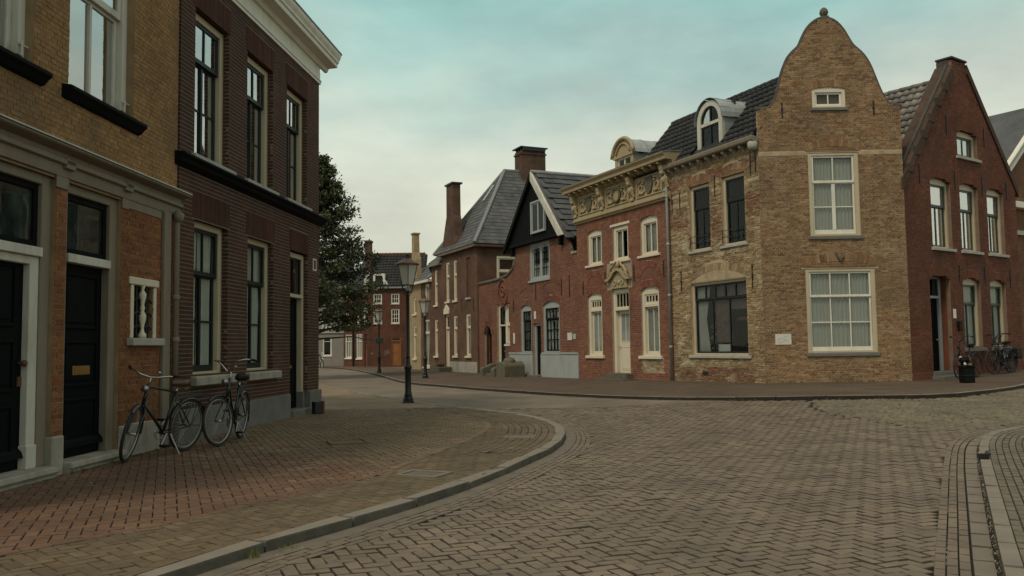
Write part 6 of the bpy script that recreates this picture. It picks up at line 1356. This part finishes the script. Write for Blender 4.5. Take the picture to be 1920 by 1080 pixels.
    for q in range(3): sd_.f += [(q*n+i, q*n+(i+1) % n, (q+1)*n+(i+1) % n, (q+1)*n+i) for i in range(n)]
    sd_.f += [tuple(range(3*n, 4*n)), tuple(range(n-1, -1, -1))]; sd_.build('saddle', saddle, root, smooth=True)
    spr = MB()
    for s_ in (-.06, .06): spr.path([sp_+Vector((-.09, s_, -.05)), sp_+Vector((-.09, s_, -.09)), sp_+Vector((.05, s_*.4, -.06))], .009, 6)
    spr.build('saddle_springs', CH, root)
    def fend(c, a0, a1, Mx):
        m = MB(); nn = 18
        for i in range(nn+1):
            a = a0+(a1-a0)*i/nn
            for yy, rr_ in ((-.028, r+.006), (-.016, r+.018), (0, r+.022), (.016, r+.018), (.028, r+.006)): m.v.append(tuple(c+Vector((rr_*math.cos(a), yy, rr_*math.sin(a)))))
        for i in range(nn):
            for j_ in range(4): q = i*5+j_; m.f.append((q, q+1, q+6, q+5))
        m.path([c+Vector((0, .05, 0)), c+Vector(((r+.006)*math.cos(a1*.93), .03, (r+.006)*math.sin(a1*.93)))], .003, 4); m.path([c+Vector((0, -.05, 0)), c+Vector(((r+.006)*math.cos(a1*.93), -.03, (r+.006)*math.sin(a1*.93)))], .003, 4)
        m.build('mudguard', fender, root, Mx, smooth=True)
    fend(RA, R(20), R(200), None); fend(FA, R(55), R(190), Sm)
    MB().box(-.35, -.33, -.03, .03, .52, .58).build('rear_light', 'red_plastic', root)
    cr_ = MB(); cr_.torus(Matrix.Translation(BB+Vector((0, -.055, 0))), .085, .006, 24, 5)
    for k in range(5): a = k*1.2566; cr_.path([BB+Vector((0, -.055, 0)), BB+Vector((.083*math.cos(a), -.055, .083*math.sin(a)))], .005, 5)
    for s_ in (-1, 1): cr_.path([BB+Vector((0, s_*.06, 0)), BB+Vector((s_*.10, s_*.075, -s_*.14))], .009, 6)
    cro = cr_.build('crank', AL, root)
    for s_ in (-1, 1): MB().box(.45+s_*.10-.045, .45+s_*.10+.045, *sorted((s_*.08, s_*.17)), .285-s_*.14-.012, .285-s_*.14+.012).build('pedal', 'plastic_black', cro)
    ch = MB(); ch.prism([(.0, .385), (.45, .375), (.53, .33), (.53, .24), (.45, .195), (.0, .305)], -.075, -.055)
    if ladies: ch.build('chain_guard', 'plastic_black', root, bev=.008)
    else: MB().path([(0, -.055, .385), (.45, -.055, .37)], .004, 4).path([(0, -.055, .305), (.45, -.055, .20)], .004, 4).build('chain', 'rust', root)
    if rack:
        k = MB()
        for s_ in (-.06, 0, .06): k.path([(.18, s_, .745), (-.28, s_, .745), (-.30, s_, .73)], .005, 5)
        k.path([(-.28, -.06, .745), (-.28, .06, .745)], .005, 5); k.path([(.05, -.06, .745), (.05, .06, .745)], .005, 5)
        for s_ in (-.065, .065): k.path([(-.10, s_, .745), (0, s_, r)], .005, 5); k.path([(-.26, s_, .745), (-.02, s_, r+.02)], .005, 5)
        k.build('rear_rack', 'iron', root)
    MB().path([(.36, .04, .27), (.30, .17, .012), (.26, .17, .006)], .010, 6).build('kickstand', AL, root)
    if crate:
        k = MB(); c0 = HT+Vector((.06, 0, -.02)); k.box(.83, 1.13, -.17, .17, .92, .935)
        for z in (.98, 1.05, 1.12): ring(MB(), 0, 1, 0, 1, .1, 0, 1); k.box(.83, 1.13, -.17, -.158, z-.02, z+.02).box(.83, 1.13, .158, .17, z-.02, z+.02).box(.83, .842, -.157, .157, z-.02, z+.02).box(1.118, 1.13, -.157, .157, z-.02, z+.02)
        k.build('front_crate', 'plastic_black', root, Sm)
    if bag:
        for s_ in (-1, 1): MB().box(-.30, .12, *sorted((s_*.08, s_*.22)), .40, .74).build('pannier', bag, root, bev=.04)
    return root
bicycle((-4.38, 11.42, .005), R(-107), R(-7), R(26), 'black touring bicycle with brown saddle and bent top tube, by the shopfront plinth', stripe='frame_green', fender='frame_black')
bicycle((-4.13, 12.98, .005), R(-87), R(-4), R(-20), 'black upright bicycle with high handlebar under the dark brick house windows', bar='oma', ladies=True, saddle='plastic_black', crate=False, fender='frame_black', bag=None)
gA = lambda x, y: (x, y, G(x, y)+.005)
bicycle(gA(13.38, 24.75), R(216), R(3), R(10), 'dark bicycle half hidden behind the black bin', bar='oma', ladies=True, saddle='plastic_black', CH='iron', AL='iron', fender='frame_black')
bicycle(gA(15.2, 26.2), R(216), R(2), R(-8), 'black bicycle in front of the red gable house, before the one with panniers', bar='oma', ladies=True, saddle='plastic_black', CH='iron', AL='iron', fender='frame_black')
bicycle(gA(15.62, 26.78), R(218), R(4), R(6), 'black bicycle with dark panniers, closest to the red gable house wall', bar='oma', saddle='plastic_black', bag='plastic_black', CH='iron', AL='iron', fender='frame_black')
bicycle((-13.6, 60.4, 0), R(-70), R(3), R(8), 'distant bicycle parked just past the dark brick house corner', bar='oma', ladies=True, saddle='plastic_black', fender='whiteplastic')

# ================================================================== SMALL STREET THINGS
bn = empty('litter_bin', gA(11.9, 22.5), R(4), 'low square black bin with rubbish sticking out, on the far pavement', 'bin')
MB().prism([(-.14, 0), (.14, 0), (.145, .40), (-.145, .40)], -.14, .14).build('body', 'plastic_black', bn, bev=.012)
MB().box(-.152, .152, -.152, .152, .18, .20).build('band', 'iron', bn); ring(MB(), -.155, .155, .395, .43, .03, -.155, .155).build('rim', 'plastic_black', bn)
lit = {'white_wrapper': ('whiteplastic', [(-.06, -.04, .50), (.09, .02, .60), (-.12, .05, .66)]), 'yellow_carton': ('brass', [(.04, -.06, .46)]), 'violet_bag': ('leather', [(.10, -.02, .48)]), 'dark_bag': ('plastic_black', [(-.04, .05, .52), (.02, .02, .60), (-.1, .0, .58)])}
for nme, (mt, pts) in lit.items():
    for (x, y, z) in pts:
        m = MB(); m.sphere((x, y, z), .085 if 'dark' in nme else .032, 7, 5, (1.1, .8, .9)); m.v = [(a+random.uniform(-.02, .02), b+random.uniform(-.02, .02), c+random.uniform(-.02, .02)) for a, b, c in m.v]; m.build(nme, mt, bn)
wb = empty('wooden_block', (-3.98, 17.72, 0), R(-55), 'small brown wooden block standing at the dark house corner', 'block')
MB().box(-.09, .09, -.16, .0, .0, .25).build('dark_side', 'iron', wb, bev=.01); MB().box(-.095, .095, .002, .05, .0, .26).build('board', 'rust', wb, bev=.006)
def cover(name, label, c, w_, l_, a, mat, grate=False):
    t = empty(name, (*c, G(*c)), R(a), label, 'cover'); ring(MB(), -w_/2, w_/2, -l_/2, l_/2, .05, -.02, .008).build('frame', mat, t, Matrix.Rotation(R(-90), 4, 'X'), bev=.004)
    if grate:
        MB().box(-w_/2+.05, w_/2-.05, -l_/2+.05, l_/2-.05, -.03, .002).build('pit', 'gutter_dirt', t)
        for k in range(6): y = -l_/2+.08+k*(l_-.16)/5; MB().box(-w_/2+.05, w_/2-.05, y-.008, y+.008, .002, .007).build('slat', 'bluestone', t)
    else: MB().box(-w_/2+.052, w_/2-.052, -l_/2+.052, l_/2-.052, -.03, .006).build('lid', mat, t)
    return t
cover('drain_cover', 'grey rectangular drain cover in the left pavement near the kerb', (-.95, 9.02), .50, .38, -25, 'slab', True)
cover('concrete_cover', 'pale concrete cover plate among curved brick rows at the corner', (.08, 12.55), .46, .34, -8, 'slab')
cover('inspection_cover', 'faint brick-coloured cover in the left pavement beyond the bicycles', (-2.35, 12.2), .55, .5, 20, 'p_sandy')
gy = empty('gully_inlet', (HOLE[0]+.06, HOLE[1]-.02, G(*HOLE)), R(58), 'dark iron gully inlet set into the right kerb', 'drain')
MB().box(-.13, .13, -.05, .05, -.16, -.03).build('pit', 'black', gy); ring(MB(), -.15, .15, -.16, .02, .022, -.055, .055).build('mouth', 'iron', gy, bev=.004); MB().box(-.15, .15, -.012, .055, .005, .022).build('lid', 'kerb', gy, bev=.004)
# weeds, grit and scraps
wd = MB()
def tuft(x, y, z, n, hh, sp):
    for _ in range(n):
        a = random.random()*6.28; r_ = random.random()*sp; bx_, by_ = x+r_*math.cos(a), y+r_*math.sin(a); l = hh*random.uniform(.4, 1); dx, dy = random.uniform(-.5, .5)*l, random.uniform(-.5, .5)*l; w_ = .004
        wd.add([(bx_-w_, by_, z), (bx_+w_, by_, z), (bx_+dx*.5+w_*.6, by_+dy*.5, z+l*.7), (bx_+dx, by_+dy, z+l)], [(0, 1, 2), (0, 2, 3)])
tuft(-1.76, 5.82, -.06, 45, .065, .05); tuft(-1.60, 6.05, -.06, 18, .035, .08)
for k in range(34):
    u = random.uniform(1.8, 3.4); p = Vector((-5.008, 8.858))+Vector((.0454, .999))*u+Vector((.999, -.0454))*random.uniform(.05, .14); tuft(p.x, p.y, 0, 7, .03, .05)
for k in range(14):
    u = random.uniform(.6, 1.9); p = Vector((-5.008, 8.858))+Vector((.0454, .999))*u+Vector((.999, -.0454))*random.uniform(.13, .2); tuft(p.x, p.y, 0, 7, .04, .05)
for i, p in enumerate(offset(kerbF, .03)):
    if p[1] < 30 and random.random() < .5: tuft(p[0], p[1], G(*p)-.07, 6, .06, .12)
for i, p in enumerate(offset(kerbR, -.012)):
    if 4 < p[1] < 12 and random.random() < .8: tuft(p[0], p[1], G(*p)-.07, 5, .03, .05)
for i, p in enumerate(offset(kerbL, .02)):
    if 5 < p[1] < 12 and random.random() < .35: tuft(p[0], p[1], -.065, 5, .03, .05)
tag(wd.build('weeds', 'weed', fix=False), 'small weeds growing in joints along kerbs and wall foot', 'weeds', kind='stuff')
gr = MB()
for i, p in enumerate(offset(kerbR, -.015)):
    if p[1] < 11.5:
        for _ in range(9): q = (p[0]+random.uniform(-.02, .02), p[1]+random.uniform(-.12, .12)); gr.sphere((q[0]+(q[1]-p[1])*.5, q[1], G(*q)-.068), random.uniform(.003, .0065), 5, 3)
for _ in range(90):
    x, y = random.uniform(-4.5, 8), random.uniform(5, 17)
    if fan(x, y): gr.sphere((x, y, G(x, y)+(.002 if inpoly(x, y, polyL) else -.066)), random.uniform(.004, .010), 5, 3)
tag(gr.build('gravel', 'stone', fix=False), 'loose grit in the right gutter and scattered scraps on the paving', 'gravel', kind='stuff')

# ================================================================== TREE
tr = empty('street_tree', (-9.55, 41.0, 0), 0, 'tall dark green leafy tree rising behind the dark brick house', 'tree')
tk = MB(); tk.path([(0, 0, -.1), (.05, 0, 2), (0, .05, 5), (.08, 0, 8), (.30, 0, 10.8)], [.24, .19, .14, .08, .02], 9)
tips = []
for k in range(140):
    z = 1.8+8.7*(k/139)**.92; a = k*2.399+random.uniform(-.3, .3); Ln = (3.75*(1-((z-1.9)/9.0))**.85+.25)*random.uniform(.7, 1.12)
    if z < 3: Ln *= .85
    d = Vector((math.cos(a), math.sin(a), random.uniform(.05, .45))); p0 = Vector((.06*z/5, 0, z)); p1 = p0+d*Ln*.55; p2 = p0+d*Ln+Vector((0, 0, -.12*Ln))
    tk.path([p0, p1, p2], [.05*(1-(z-2)/11)+.008, .03, .008], 5)
    for f in (.30, .45, .6, .72, .84, .94, 1.0):
        tips.append((p0.lerp(p1, f/.55) if f < .55 else p1.lerp(p2, (f-.55)/.45), Ln))
    for _ in range(4):
        f = random.uniform(.4, .95); b = p0.lerp(p2, f); e = b+Vector((random.uniform(-1, 1), random.uniform(-1, 1), random.uniform(-.2, .7)))*.45*min(1, Ln/2); tk.path([b, e], [.012, .004], 4); tips.append((e, Ln)); tips.append((b.lerp(e, .6), Ln))
tk.build('trunk', 'bark', tr, fix=False)
nl = 50000; pos = np.empty((nl, 3)); ti = RNG.integers(0, len(tips), nl); T = np.array([tuple(t[0]) for t in tips]); spd = np.array([.085+.035*t[1] for t in tips])
pos = T[ti]+RNG.normal(0, 1, (nl, 3))*spd[ti][:, None]*np.array([1, 1, .8])
keepm = pos[:, 2] > 2.15; pos = pos[keepm]; nl = len(pos)
d1 = RNG.normal(0, 1, (nl, 3)); d1 /= np.linalg.norm(d1, axis=1)[:, None]; d2 = np.cross(d1, RNG.normal(0, 1, (nl, 3))); d2 /= np.linalg.norm(d2, axis=1)[:, None]
sz = RNG.uniform(.05, .095, nl)[:, None]
Vv = np.stack([pos-d1*sz, pos+d2*sz*.55, pos+d1*sz, pos-d2*sz*.55], 1).reshape(-1, 3); Ff = np.arange(nl*4).reshape(-1, 4)
link('crown', np_mesh('crown', Vv, Ff, 'leaf'), tr)
